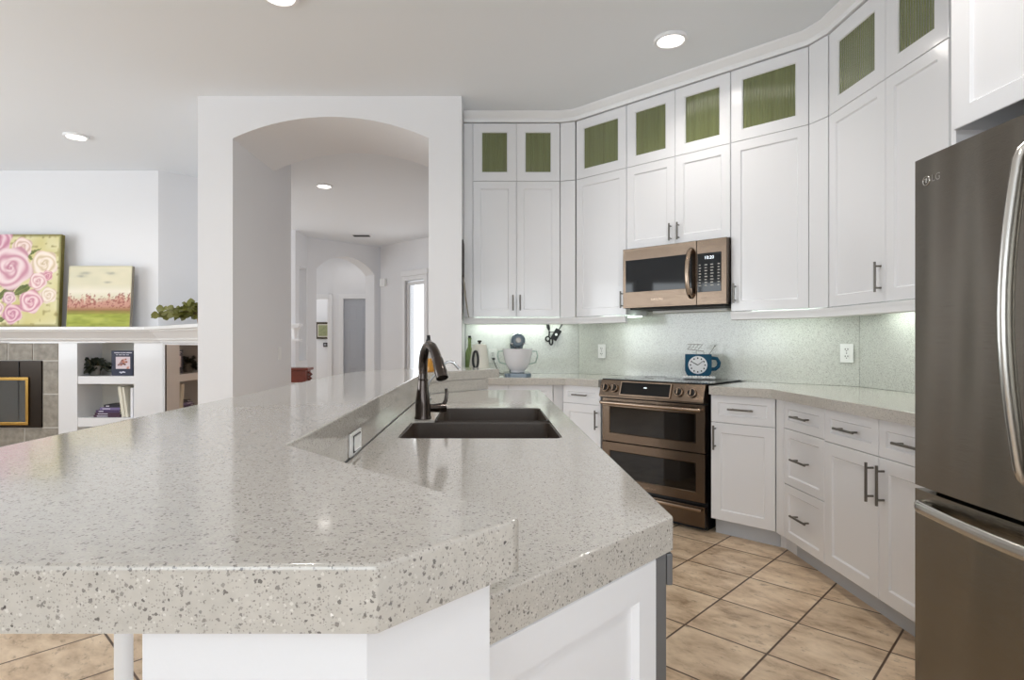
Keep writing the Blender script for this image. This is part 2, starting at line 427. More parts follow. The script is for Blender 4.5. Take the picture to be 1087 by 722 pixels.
def wall(name, x0, y0, x1, y1, th, openings=(), z0=0, z1=CEIL, m=None):
    """upright wall from (x0,y0) to (x1,y1); thickness th to the LEFT of travel; openings: (a, b, sill, top_fn or number)"""
    L = math.hypot(x1-x0, y1-y0); dx, dy = (x1-x0)/L, (y1-y0)/L; nx, ny = -dy, dx
    cuts = {0, L}
    for a, b, sill, top in openings:
        n = 32 if callable(top) else 1
        for k in range(n+1): cuts.add(round(a + (b-a)*k/n, 5))
    cuts = sorted(cuts); V = {}; Fs = {}
    bm = bmesh.new()
    def P(s, t, z):
        k = (round(s, 5), round(t, 5), round(z, 5))
        if k not in V: V[k] = bm.verts.new((x0+dx*s+nx*t, y0+dy*s+ny*t, z))
        return V[k]
    def face(*vs):
        k = frozenset(vs)
        if len(k) < 3: return
        if k in Fs: bm.faces.remove(Fs.pop(k)); return
        Fs[k] = bm.faces.new([v for i, v in enumerate(vs) if v not in vs[:i]])
    def block(a, b, za0, zb0, za1, zb1):
        f = [P(a, 0, za0), P(b, 0, zb0), P(b, 0, zb1), P(a, 0, za1)]; g = [P(a, th, za0), P(b, th, zb0), P(b, th, zb1), P(a, th, za1)]
        face(*f); face(*g[::-1])
        for k in range(4): face(f[k], f[(k+1) % 4], g[(k+1) % 4], g[k])
    for a, b in zip(cuts, cuts[1:]):
        mid = (a+b)/2; op = [o for o in openings if o[0] < mid < o[1]]
        if not op: block(a, b, z0, z0, z1, z1)
        else:
            oa, ob, sill, top = op[0]
            ta, tb = (top(a), top(b)) if callable(top) else (top, top)
            if sill > z0: block(a, b, z0, z0, sill, sill)
            if ta < z1 - 1e-4: block(a, b, ta, tb, z1, z1)
    bmesh.ops.recalc_face_normals(bm, faces=bm.faces[:])
    me = bpy.data.meshes.new(name); bm.to_mesh(me); bm.free(); me.materials.append(m or M['wall'])
    me.shade_smooth(); me.set_sharp_from_angle(angle=math.radians(30))
    o = bpy.data.objects.new(name, me); C.objects.link(o)
    return struct(o)
def arch(a, b, spring, peak):
    c = (a+b)/2; h = (b-a)/2; r = (h*h + (peak-spring)**2)/(2*(peak-spring))
    return lambda s: peak - r + math.sqrt(max(0, r*r - (s-c)**2))

# ------------------------------------------------------------------ the setting
PLAN = [(-7, -3.7), (2.5, -3.7), (2.5, 9.85), (-.27, 9.85), (-1.92, 11.50), (-1.92, 14.15), (-7, 14.15)]
struct(MB().prism(PLAN, -.1, 0).build('floor', M['floor'], smooth=0))
struct(MB().prism(PLAN, CEIL, CEIL+.1).build('ceiling', M['ceil'], smooth=0))
# arch wall between kitchen and hall: front face Y=4.42
AX0, AX1, ATH = -2.157, -.177, .856
wall('wall_arch', AX0, 4.42, AX1, 4.42, ATH, [(.262, 1.733, 0, arch(.262, 1.733, 2.735, 2.896))])
wall('wall_return', AX1-.247, 4.42+ATH, AX1-.247, 9.80, -.247)          # hall right side / behind the kitchen back wall
wall('wall_hall', AX0, 5.75, AX0, 4.42+ATH, .262)                        # left side of the passage behind the arch
wall('wall_back', -.177, 5.08, .95, 5.08, .196)
wall('wall_diagonal', .82, 5.08, 2.297, 3.603, .2)
wall('wall_right', 2.297, 3.603, 2.297, -3.6, .2)
wall('wall_rear', 2.3, -3.5, -7, -3.5, .2, [(.8, 2.6, .75, 2.5), (2.9, 4.7, .75, 2.5)])
wall('wall_left', -6.9, -3.5, -6.9, 6.3, .1, [(3.3, 5.4, .75, 2.5), (5.7, 7.8, .75, 2.5)])
wall('wall_family', -7, 6.34, -3.52, 6.34, .4, z0=1.25)
wall('wall_hearth', -6.9, 6.2, -5.83, 6.2, .3, z0=0, z1=1.19)
wall('wall_corner', -3.52, 6.34, -2.90, 6.96, .12)
wall('wall_closet', -2.90, 6.96, -2.157, 5.75, -.1)
wall('wall_dining', -5.9, 6.9, -5.9, 9.74, .1, [(.4, 2.4, .8, 2.5)])
wall('wall_entry', -5.9, 9.74, -3.441, 9.74, .15)
wall('wall_niche', -3.14, 9.74, -3.14, 10.41, .30, [(.20, .60, .88, 2.48)])
# eight-sided foyer
wall('wall_foyer_left', -3.14, 10.41, -2.03, 11.52, .307, [(.172, 1.405, 0, arch(.172, 1.405, 2.50, 2.79))])
wall('wall_foyer_right', -2.03, 11.42, -.424, 9.814, .2, [(.80, 1.36, .12, 2.32)])
wall('wall_passage', -4.8, 12.6, -2.06, 12.6, .1, [(1.77, 2.45, 0, 2.12), (.95, 1.43, 0, 2.12)])
wall('wall_beyond', -4.8, 14.0, -2.06, 14.0, .1)
wall('wall_side', -2.05, 11.55, -2.05, 14.1, -.1)

# windows in the walls behind and beside the camera
def window(n, w_, h, loc, rz):
    f = MB()
    for a, b, c_, d in ((0, w_, 0, .06), (0, w_, h-.06, h), (0, .06, .06, h-.06), (w_-.06, w_, .06, h-.06), (w_/2-.025, w_/2+.025, .06, h-.06)):
        f.box(a, b, 0, .08, c_, d, .004)
    struct(f.build('window_%d' % n, M['trim'], None, loc, (0, 0, rz)))
window(1, 1.8, 1.75, (1.5, -3.54, .75), PI); window(2, 1.8, 1.75, (-.6, -3.54, .75), PI)
window(3, 2.1, 1.75, (-6.94, -.2, .75), PI/2); window(4, 2.1, 1.75, (-6.94, 2.2, .75), PI/2)

# crown moulding over the cabinets, light rail under them
face = [(-.172, 4.74), (.603, 4.74), (.724, 4.703), (1.925, 3.507), (1.967, 3.369), (1.967, 1.86)]
crown_p = [(-.02, 2.972), (.012, 2.972), (.016, 2.985), (.016, 3.0), (.03, 3.012), (.05, 3.032), (.055, 3.048), (-.02, 3.048)]
struct(MB().sweep(face, crown_p).build('trim_1', M['trim']))
rail_p = [(-.03, 1.347), (-.004, 1.347), (.004, 1.352), (.004, 1.375), (.010, 1.384), (.010, 1.401), (-.03, 1.401)]
struct(MB().sweep([(-.172, 4.74), (.603, 4.74), (.724, 4.703), (1.045, 4.383)], rail_p).build('trim_2', M['trim']))
struct(MB().sweep([(1.600, 3.830), (1.925, 3.507), (1.967, 3.369), (1.967, 1.92)], rail_p).build('trim_3', M['trim']))
# door casings and baseboards of the passage, seen through the arches
def casing(n, x0, x1, z1, y, wd=.085):
    b = MB().box(x0-wd, x0, y-.02, y, 0, z1+wd, .004).box(x1, x1+wd, y-.02, y, 0, z1+wd, .004).box(x0, x1, y-.02, y, z1, z1+wd, .004)
    struct(b.build('trim_%d' % n, M['trim']))
casing(4, -3.03, -2.35, 2.12, 12.598, .1); casing(5, -3.85, -3.37, 2.12, 12.598, .1)

def panel_door(n, w_, h, loc, rz, m):
    r = bpy.data.objects.new('door_%d' % n, None); C.objects.link(r); r.location = loc; r.rotation_euler = (0, 0, rz); struct(r)
    MB().box(0, w_, .012, .04, 0, h).build('door_leaf', m, r)
    cols = ((.1, w_/2-.04), (w_/2+.04, w_-.1)); rows = ((.14, .66), (.80, 1.52), (1.64, h-.12))
    for a, b in cols:
        for c_, d in rows:
            MB().shaker(a, b, c_, d, .012, .03, .006).build('door_panel', m, r)
    MB().box(0, .1, 0, .012, 0, h).box(w_-.1, w_, 0, .012, 0, h).box(w_/2-.04, w_/2+.04, 0, .012, .14, h-.12).box(.1, w_-.1, 0, .012, 0, .14).box(.1, w_-.1, 0, .012, h-.12, h)\
        .box(.1, w_/2-.04, 0, .012, .66, .80).box(w_/2+.04, w_-.1, 0, .012, .66, .80).box(.1, w_/2-.04, 0, .012, 1.52, 1.64).box(w_/2+.04, w_-.1, 0, .012, 1.52, 1.64).build('door_frame', m, r)
    MB().cyl((w_-.06, -.05, .96), (w_-.06, .01, .96), .012).sphere((w_-.06, -.055, .96), .028).build('door_knob', M['orb'], r)
panel_door(1, .674, 2.11, (-3.027, 12.62, .005), .0, M['door_grey'])
# front door sidelight: frame, frosted pane
fd = bpy.data.objects.new('door_2', None); C.objects.link(fd); fd.location = (-2.03, 11.42, 0); fd.rotation_euler = (0, 0, -PI/4); struct(fd)
MB().box(.72, .80, -.03, .03, .04, 2.40, .006).box(1.36, 1.44, -.03, .03, .04, 2.40, .006).box(.80, 1.36, -.03, .03, 2.32, 2.40, .006).box(.70, 1.46, -.045, .0, 2.40, 2.50, .006).build('door_casing', M['trim'], fd)
MB().box(.80, .86, .03, .08, .12, 2.30, .004).box(1.30, 1.36, .03, .08, .12, 2.30, .004).box(.86, 1.30, .03, .08, 2.24, 2.30, .004).box(.86, 1.30, .03, .08, .12, .3, .004).build('door_frame', M['trim'], fd)
MB().box(.862, 1.298, .05, .056, .30, 2.238).build('door_glass', M['frost'], fd)

# ------------------------------------------------------------------ ceiling lights
def can(loc, r, label, power=16, group='recessed ceiling lights'):
    t = thing('recessed_light', label, 'ceiling light', loc, 0, group)
    MB().lathe([(r, .012), (r, 0), (r*.97, -.006), (r*.80, -.006), (r*.72, .006), (r*.72, .012)], (0, 0, -.012), 40).build('trim_ring', M['trim'], t)
    MB().lathe([(0, -.002), (r*.66, -.001), (r*.71, .004), (r*.71, .011), (0, .011)], (0, 0, -.012), 40).build('lens', M['lamp'], t)
    l = bpy.data.lights.new('can_beam', 'SPOT'); l.energy = power; l.spot_size = math.radians(150); l.spot_blend = .8; l.shadow_soft_size = r*.6; l.color = (1, .95, .89)
    lo = bpy.data.objects.new('can_beam', l); C.objects.link(lo); lo.parent = t; lo.location = (0, 0, -.035)
can((1.128, 3.58, CEIL), .10, 'bright round recessed light in the ceiling before the diagonal cabinets', 26)
can((-3.66, 5.27, CEIL), .10, 'round recessed ceiling light in front of the fireplace wall', 22)
can((-1.90, 6.95, CEIL), .10, 'round recessed ceiling light seen through the front arch', 20)
can((-1.09, 3.12, CEIL), .10, 'recessed light cut by the top edge above the archway', 26)
can((1.08, 1.75, CEIL), .10, 'added recessed ceiling light out of view, brightening the floor in front of the refrigerator', 34)  # extra can out of view, added to brighten floor and base cabinets
can((.95, .2, CEIL), .10, 'added recessed ceiling light out of view overhead behind the near end of the island', 26)  # second extra can out of view, added for more light from overhead
v = thing('ceiling_vent', 'small dark ceiling air vent in the foyer seen through the arch', 'vent', (-2.14, 10.2, CEIL))
MB().box(-.17, .17, -.10, .10, -.012, -.001, .003).build('vent_frame', M['trim'], v)
vs = MB()
for k in range(6): vs.box(-.14, .14, -.075+k*.026, -.06+k*.026, -.018, -.012)
vs.build('slats', M['vent_dark'], v)

# ------------------------------------------------------------------ cabinet kit
def bar_pull(parent, x, z, vertical=True, L=.15, m=None):
    a = L/2
    b = MB()
    if vertical:
        b.cyl((0, -.032, -a), (0, -.032, a), .006, seg=12)
        for k in (-1, 1): b.cyl((0, -.032, k*a*.72), (0, .0, k*a*.72), .0048, seg=10)
    else:
        b.cyl((-a, -.032, 0), (a, -.032, 0), .006, seg=12)
        for k in (-1, 1): b.cyl((k*a*.72, -.032, 0), (k*a*.72, .0, 0), .0048, seg=10)
    return b.build('handle', m or M['nickel'], parent, (x, 0, z))
def cabinet(name, label, loc, deg, W, D, z0, z1, fronts, group, toe=False, fillers=(), cat='cabinet', gap=.0015):
    """local x along the front, y into the cabinet; door fronts stand 20 mm proud of the body (y -0.02..0)"""
    t = thing(name, label, cat, (loc[0], loc[1], 0), math.radians(deg), group)
    b = MB().box(0, W, .02, D, z0, z1)
    b.build('carcass', M['cab'], t)
    if toe: MB().box(0, W, .075, .093, 0, z0-.001).build('toe_kick', M['toe'], t)
    for f in fronts:
        kind, x0, x1, za, zb = f[:5]
        x0 += gap; x1 -= gap; za += gap; zb -= gap
        if kind == 'glass':
            d = MB().shaker(x0, x1, za, zb, .02, f[6] if len(f) > 6 else .075, .006, 0, True).build('door', M['cab'], t)
            fr = (f[6] if len(f) > 6 else .075) + .002
            MB().box(x0+fr, x1-fr, .010, .015, za+fr, zb-fr).build('pane', M['reeded'], d)
        else:
            fr = {'door': .06, 'drawer': .045}[kind]
            d = MB().shaker(x0, x1, za, zb, .02, fr).build(kind, M['cab'], t)
            h = f[5]
            if h: bar_pull(d, h[0], h[1], h[2] == 'v', h[3] if len(h) > 3 else .15)
    for pts, za, zb in fillers:                                   # filler strips, world plan points
        q = MB().prism(pts, za, zb).build('filler_strip', M['cab'], None)
        q.parent = t; q.matrix_parent_inverse = (Matrix.Translation(t.location) @ Matrix.Rotation(t.rotation_euler.z, 4, 'Z')).inverted()
    return t
def strip(a, b, th=.02):
    d = Vector((b[0]-a[0], b[1]-a[1])).normalized(); n = Vector((-d.y, d.x))*th
    e = d*.0015
    return [(a[0]+e.x, a[1]+e.y), (b[0]-e.x, b[1]-e.y), (b[0]-e.x+n.x, b[1]-e.y+n.y), (a[0]+e.x+n.x, a[1]+e.y+n.y)]
ZB, ZS, ZT = 1.405, 2.50, 2.966
GU = 'tall white wall cabinets'; GG = 'glass-front top cabinets'
# wall cabinets -----------------------------------------------------------
fil_l = strip((.605, 4.742), (.722, 4.706)); fil_r = strip((1.927, 3.504), (1.966, 3.372))
UB = (-.099, 4.74)
cabinet('wall_cabinet', 'white two-door wall cabinet on the back wall above the stand mixer', UB, 0, .702, .335, ZB, ZS-.001,
        [('door', 0, .350, ZB, ZS, (.322, ZB+.115, 'v', .125)), ('door', .350, .702, ZB, ZS, (.380, ZB+.115, 'v', .125))], GU, fillers=[(fil_l, ZB, ZS-.002)])
cabinet('glass_cabinet', 'two-door glass-front top cabinet at the left end against the arch wall', UB, 0, .702, .335, ZS+.001, ZT,
        [('glass', 0, .350, ZS, ZT, None, .068), ('glass', .350, .702, ZS, ZT, None, .068)], GG, fillers=[(fil_l, ZS+.002, ZT)])
MB_ = (-.172, 4.745)
tag(MB().box(-.172, -.101, 4.745, 4.765, ZB, ZT).build('filler_panel', M['cab']), 'narrow white filler panel between arch wall and leftmost wall cabinet', 'panel')
DG = lambda X: (X, 5.428-X)
sx = lambda X: (X-.724)/R2
def dcab(name, label, xa, xb, z0, z1, fronts, group, **k):
    return cabinet(name, label, DG(xa), -45, (xb-xa)/R2, .295, z0, z1, fronts, group, **k)
W1 = (1.0490-.726)/R2
dcab('wall_cabinet', 'white single-door wall cabinet just left of the microwave', .726, 1.049, ZB, ZS-.001, [('door', 0, W1, ZB, ZS, (W1-.03, ZB+.115, 'v', .125))], GU)
dcab('glass_cabinet', 'single-door glass-front top cabinet left of the pair over the microwave', .726, 1.049, ZS+.001, ZT, [('glass', 0, W1, ZS, ZT, None, .068)], GG)
W2 = (1.596-1.051)/R2; ZM = 1.888
dcab('wall_cabinet', 'short white two-door wall cabinet directly above the microwave', 1.051, 1.596, ZM, ZS-.001,
     [('door', 0, W2/2, ZM, ZS, (W2/2-.03, ZM+.085, 'v', .12)), ('door', W2/2, W2, ZM, ZS, (W2/2+.03, ZM+.085, 'v', .12))], GU)
dcab('glass_cabinet', 'two-door glass-front top cabinet in the middle, over the microwave', 1.051, 1.596, ZS+.001, ZT,
     [('glass', 0, W2/2, ZS, ZT, None, .068), ('glass', W2/2, W2, ZS, ZT, None, .068)], GG)
W3 = (1.925-1.598)/R2
dcab('wall_cabinet', 'white single-door wall cabinet just right of the microwave', 1.598, 1.925, ZB, ZS-.001, [('door', 0, W3, ZB, ZS, (.03, ZB+.115, 'v', .125))], GU)
dcab('glass_cabinet', 'single-door glass-front top cabinet at the right end of the diagonal wall', 1.598, 1.925, ZS+.001, ZT, [('glass', 0, W3, ZS, ZT, None, .068)], GG)
UR = (1.967, 3.369); WR = .87
cabinet('wall_cabinet', 'white two-door wall cabinet on the right wall beside the refrigerator', UR, -90, WR, .33, ZB, ZS-.001,
        [('door', 0, .475, ZB, ZS, (.443, ZB+.125, 'v', .15)), ('door', .475, WR, ZB, ZS, None)], GU, fillers=[(fil_r, ZB, ZS-.002)])
cabinet('glass_cabinet', 'two-door glass-front top cabinet on the right wall nearest the refrigerator', UR, -90, WR, .33, ZS+.001, ZT,
        [('glass', 0, .475, ZS, ZT, None, .078), ('glass', .475, WR, ZS, ZT, None, .078)], GG, fillers=[(fil_r, ZS+.002, ZT)])
cabinet('wall_cabinet', 'deep white cabinet over the refrigerator cut by the right edge', (1.45, 1.825), -90, .92, .84, 1.866, 3.04,
        [('door', 0, .46, 1.862, 3.04, (.43, 1.98, 'v')), ('door', .46, .92, 1.862, 3.04, (.49, 1.98, 'v'))], GU)
tag(MB().box(1.50, 2.29, 1.875, 1.895, 0, 3.04).build('end_panel', M['cab']), 'tall white panel behind the left side of the refrigerator', 'panel')
# base cabinets -----------------------------------------------------------
BZ0, BZ1 = .105, .880
GBa = 'white base cabinets'
cabinet('base_cabinet', 'white base cabinet on the back wall under the stand mixer', (-.165, 4.47), 0, .68, .59, BZ0, BZ1,
        [('drawer', 0, .34, .715, BZ1, (.17, .80, 'h')), ('drawer', .34, .68, .715, BZ1, (.51, .80, 'h')), ('door', 0, .34, BZ0, .715, (.31, .60, 'v')), ('door', .34, .68, BZ0, .715, (.37, .60, 'v'))],
        GBa, toe=True, fillers=[([(.518, 4.475), (.588, 4.500), (.60, 4.515), (.59, 4.53), (.518, 4.495)], BZ0, BZ1)])
BD = lambda X: (X, 5.09-X)
wl = (.835-.592)/R2
cabinet('base_cabinet', 'narrow white base cabinet with drawer just left of the range', BD(.592), -45, wl, .545, BZ0, BZ1,
        [('drawer', 0, wl, .745, BZ1, (wl/2, .812, 'h', .13)), ('door', 0, wl, BZ0, .745, (wl-.03, .64, 'v', .14))], GBa, toe=True)
wr = (1.681-1.410)/R2
cabinet('base_cabinet', 'white base cabinet with one drawer just right of the range', BD(1.410), -45, wr, .545, BZ0, BZ1,
        [('drawer', 0, wr, .708, BZ1, (wr/2, .797, 'h')), ('door', 0, wr, BZ0, .708, (.03, .615, 'v'))], GBa, toe=True)
Yb0, Yb1, Yb2, Yb3 = 3.318, 2.922, 2.519, 2.116
cabinet('base_cabinet', 'white three-drawer base unit in the corner right of the range', (1.683, Yb0), -90, Yb0-Yb1-.001, .605, BZ0, BZ1,
        [('drawer', 0, Yb0-Yb1, .722, BZ1, (.2, .80, 'h')), ('drawer', 0, Yb0-Yb1, .412, .722, (.2, .567, 'h')), ('drawer', 0, Yb0-Yb1, BZ0, .412, (.2, .262, 'h'))], GBa, toe=True,
        fillers=[([(1.6835, 3.404), (1.684, 3.3205), (1.704, 3.3205), (1.704, 3.410)], BZ0, BZ1), ([(1.736, 3.460), (1.758, 3.438), (1.758, 3.320), (1.776, 3.320), (1.776, 3.446), (1.749, 3.473)], 0, BZ0-.001)])
wd = Yb1-Yb3
cabinet('base_cabinet', 'white two-door two-drawer base cabinet beside the refrigerator', (1.683, Yb1), -90, wd, .605, BZ0, BZ1,
        [('drawer', 0, wd/2, .716, BZ1, (wd/4, .797, 'h')), ('drawer', wd/2, wd, .716, BZ1, (wd*.75, .797, 'h')),
         ('door', 0, wd/2, BZ0, .716, (wd/2-.035, .60, 'v', .17)), ('door', wd/2, wd, BZ0, .716, (wd/2+.035, .60, 'v', .17))], GBa, toe=True)
tag(MB().box(1.69, 1.71, 1.90, 2.114, .0, BZ1).build('filler_panel', M['cab']), 'white filler panel between base cabinets and refrigerator', 'panel')

# counters ----------------------------------------------------------------
ZC0, ZC1 = .881, .934
GC = 'speckled quartz worktops'
tag(MB().prism([(-.17, 4.44), (.606, 4.44), (.814, 4.232), (1.235, 4.653), (.813, 5.075), (-.17, 5.075)], ZC0, ZC1, .004).build('countertop', M['quartz']),
    'speckled quartz worktop under the stand mixer, left of the range', 'countertop', GC)
tag(MB().prism([(1.390, 3.658), (1.653, 3.395), (1.653, 1.90), (2.292, 1.90), (2.292, 3.601), (1.811, 4.079)], ZC0, ZC1, .004).build('countertop', M['quartz']),
    'speckled quartz worktop right of the range along the right wall', 'countertop', GC)
GS = 'quartz backsplash slabs'
SP0, SP1 = ZC1+.001, 1.403
tag(MB().box(-.165, .805, 5.062, 5.078, SP0, SP1).build('backsplash', M['splash']), 'pale speckled backsplash slab behind the stand mixer', 'backsplash', GS)
n = .012
tag(MB().prism([(.822, 5.0760-.004), (2.293, 3.605-.004), (2.293-.017, 3.605-.021), (.805, 5.0590-.004)], SP0, 1.86).build('backsplash', M['splash']),
    'pale speckled backsplash slab on the diagonal wall behind the range', 'backsplash', GS)
tag(MB().box(2.279, 2.295, 1.90, 3.588, SP0, SP1).build('backsplash', M['splash']), 'pale speckled backsplash slab on the right wall beside the refrigerator', 'backsplash', GS)

# under-cabinet LED strips
def led(a, b, label):
    A = Vector((a[0], a[1], ZB-.004)); B = Vector((b[0], b[1], ZB-.004)); d = (B-A); L = d.length; ang = math.atan2(d.y, d.x)
    o = MB().box(0, L, -.012, .012, -.010, 0, .002).build('led_strip', M['led'], None, A, (0, 0, ang))
    tag(o, label, 'light', 'under-cabinet light strips')
    l = bpy.data.lights.new('led_glow', 'AREA'); l.shape = 'RECTANGLE'; l.size = L; l.size_y = .03; l.energy = 1.5*L; l.color = (.93, 1, .93)
    lo = bpy.data.objects.new('led_glow', l); C.objects.link(lo); lo.parent = o; lo.location = (L/2, 0, -.016)
led((-.09, 4.98), (.70, 4.98), 'glowing light strip under the back wall cabinets above the mixer')
led((.92, 4.66), (1.17, 4.41), 'glowing light strip under the cabinet left of the microwave')
led((1.74, 3.84), (2.03, 3.55), 'glowing light strip under the cabinet right of the microwave')
led((2.19, 3.30), (2.19, 2.02), 'glowing light strip under the right wall cabinets beside the refrigerator')

# ------------------------------------------------------------------ island: knee wall, bar top, sink counter
KW = [(-.255, .438), (-.088, .438), (.004, .530), (.004, .560), (-.328, .925), (-.328, 3.062), (.012, 3.412), (-.09, 3.515), (-.47, 3.12), (-.47, .90), (-.255, .68)]
struct(MB().prism(KW, 0, .995).build('wall_island', M['wall']))
BAR = [(-.75, .4288), (-.079, .4288), (.0385, .550), (-.314, .936), (-.314, 3.05), (.0865, 3.49), (-.17, 3.755), (-.44, 3.485), (-.65, 3.24), (-.722, 3.06), (-.75, .93)]
tag(MB().prism(round_poly(BAR, [.01, .006, .022, 0, 0, .01, .01, .2, .2, .2, 0]), .997, 1.047, .005).build('bar_top', M['quartz']),
    'raised speckled quartz bar top wrapping the island, nearest the camera', 'countertop', GC)
tag(MB().tube([(-.62, 1.01, 0), (-.62, 1.01, .01), (-.62, 1.01, .012), (-.62, 1.01, .994)], [.03, .03, .0145, .0145], 20).build('support_post', M['trim']),
    'slim round white post holding up the bar top overhang', 'post')
# riser tiles of quartz on the kitchen side of the knee wall
tag(MB().prism([(-.326, .934), (-.319, .931), (-.319, 3.058), (.018, 3.406), (.0135, 3.411), (-.326, 3.062)], .9355, .9945).build('riser', M['quartz']),
    'low speckled quartz riser between sink counter and raised bar', 'backsplash')
SC = [(-.004, .628), (.2975, .930), (.312, 3.33), (-.054, 3.33), (-.317, 3.052), (-.317, .945)]
SINK = [(-.2516, 1.673), (.222, 1.673), (.226, 2.45), (-.177, 2.45), (-.177, 2.055), (-.2516, 2.025)]
SINKR = round_poly(SINK, [.03, .03, .04, .04, .02, .03], 5)
tag(MB().prism(round_poly(SC, [0, .012, .01, 0, 0, 0]), ZC0, ZC1, .004, holes=[SINKR]).build('countertop', M['quartz']),
    'lower speckled quartz island counter around the double sink', 'countertop', GC)
# double bowl sink
sk = thing('sink', 'dark brown double-bowl sink set into the island counter', 'sink', (0, 2.05, .88))
def basin(P, zt, zb):
    b = MB(); c = Vector((sum(p[0] for p in P)/len(P), sum(p[1] for p in P)/len(P)))
    rings = []
    for k, z in ((1.0, zt), (.992, zt-.004), (.975, zb+.03), (.94, zb+.006), (.88, zb)):
        rings.append([b.bm.verts.new((c.x+(p[0]-c.x)*k, c.y+(p[1]-c.y)*k - 2.05, z-.88)) for p in P])
    for a, d in zip(rings, rings[1:]):
        for i in range(len(P)): b.bm.faces.new((a[i], a[(i+1) % len(P)], d[(i+1) % len(P)], d[i]))
    b.bm.faces.new(rings[-1])
    b2 = [[b.bm.verts.new((c.x+(p[0]-c.x)*1.012, c.y+(p[1]-c.y)*1.012 - 2.05, z-.88)) for p in P] for z in (zt, zb-.01)]
    for i in range(len(P)):
        j = (i+1) % len(P)
        b.bm.faces.new((b2[0][i], b2[0][j], b2[1][j], b2[1][i])); b.bm.faces.new((rings[0][i], rings[0][j], b2[0][j], b2[0][i]))
    b.bm.faces.new(b2[1])
    b.build('basin', M['sink'], sk)
basin(round_poly([(-.2465, 1.6765), (.2175, 1.6765), (.2195, 2.020), (-.2465, 2.020)], .03), .931, .74)
basin(round_poly([(-.1725, 2.062), (.2200, 2.062), (.2222, 2.4455), (-.1725, 2.4455)], .03), .931, .74)
MB().box(-.168, .216, 2.0245-2.05, 2.0575-2.05, -.02, .036, .006).build('divider', M['sink'], sk)
for y in (1.86, 2.26):
    MB().lathe([(0, .004), (.03, .004), (.042, .007), (.045, .002), (.045, 0), (0, 0)], (.02, y-2.05, -.139), 28).build('drain', M['chrome'], sk)
# faucet
FX, FY = -.222, 2.10
fc = thing('kitchen_faucet', 'dark bronze gooseneck kitchen faucet standing beside the sink', 'faucet', (FX, FY, ZC1))
MB().lathe([(0, 0), (.030, 0), (.030, .006), (.0275, .012), (.027, .05), (.025, .075), (.020, .11), (.0175, .135), (.0185, .137), (.0185, .141), (.0168, .143), (.0162, .16), (0, .16)], (0, 0, 0), 32).build('body', M['orb'], fc)
dv = Vector((.46, -.888, 0))
def fp(r, z): return (dv.x*r, dv.y*r, z-ZC1)
arcp = [(0, 1.085), (0, 1.115), (.004, 1.145), (.016, 1.172), (.036, 1.190), (.062, 1.197), (.090, 1.190), (.115, 1.172), (.135, 1.148)]
MB().tube([fp(*p) for p in arcp], .0162, 16).build('spout', M['orb'], fc)
MB().tube([fp(.132, 1.152), fp(.136, 1.147), fp(.158, 1.115), fp(.163, 1.107), fp(.165, 1.104), fp(.175, 1.088)], [.0162, .0185, .0205, .0215, .020, .0205], 20).build('spray_head', M['orb'], fc)
hd = Vector((.888, .46, 0))
MB().tube([hd*.018 + Vector((0, 0, .036)), hd*.06 + Vector((0, 0, .036)), hd*.062 + Vector((0, 0, .036)), hd*.085 + Vector((0, 0, .036))], [.015, .016, .0175, .0175], 20).build('valve', M['orb'], fc)
MB().tube([hd*.078 + Vector((0, 0, .045)), hd*.088 + Vector((0, 0, .06)), hd*.092 + Vector((0, 0, .085)), hd*.090 + Vector((0, 0, .105))], [.008, .007, .0055, .005], 12, sx=1.3).build('lever', M['orb'], fc)
wf = thing('water_tap', 'thin grey curved filtered-water tap behind the kitchen faucet', 'faucet', (-.272, 2.8, ZC1))
MB().lathe([(0, 0), (.018, 0), (.018, .006), (.010, .014), (.010, .03), (0, .03)], (0, 0, 0), 20).build('base', M['chrome'], wf)
cv = [(0, 0, .02), (-.002, 0, .06), (.008, 0, .085), (.04, 0, .125), (.075, 0, .165), (.092, 0, .178), (.108, 0, .180), (.125, 0, .172), (.150, 0, .145)]
MB().tube(cv, [.0055]*6 + [.006, .0075, .008], 10).build('spout', M['chrome'], wf)
# soap bottle on the bar ledge
sb = thing('soap_bottle', 'small pump bottle of amber soap on the raised bar behind the faucet', 'bottle', (-.305, 3.17, 1.047))
MB().lathe([(0, 0), (.030, 0), (.033, .004), (.033, .02), (.030, .045), (.020, .06), (.019, .072), (0, .072)], (0, 0, 0), 24).build('amber_soap', M['amber'], sb)
MB().lathe([(.0195, .072), (.0185, .09), (.011, .108), (.011, .145), (0, .146), (0, .073)], (0, 0, 0), 24).build('bottle_neck', M['clear'], sb)
MB().cyl((0, 0, .146), (0, 0, .170), .014).cyl((0, 0, .170), (0, 0, .196), .011, .009).tube([(0, 0, .19), (.0, -.03, .192), (0, -.04, .186)], .0045, 8).build('pump', M['black'], sb)
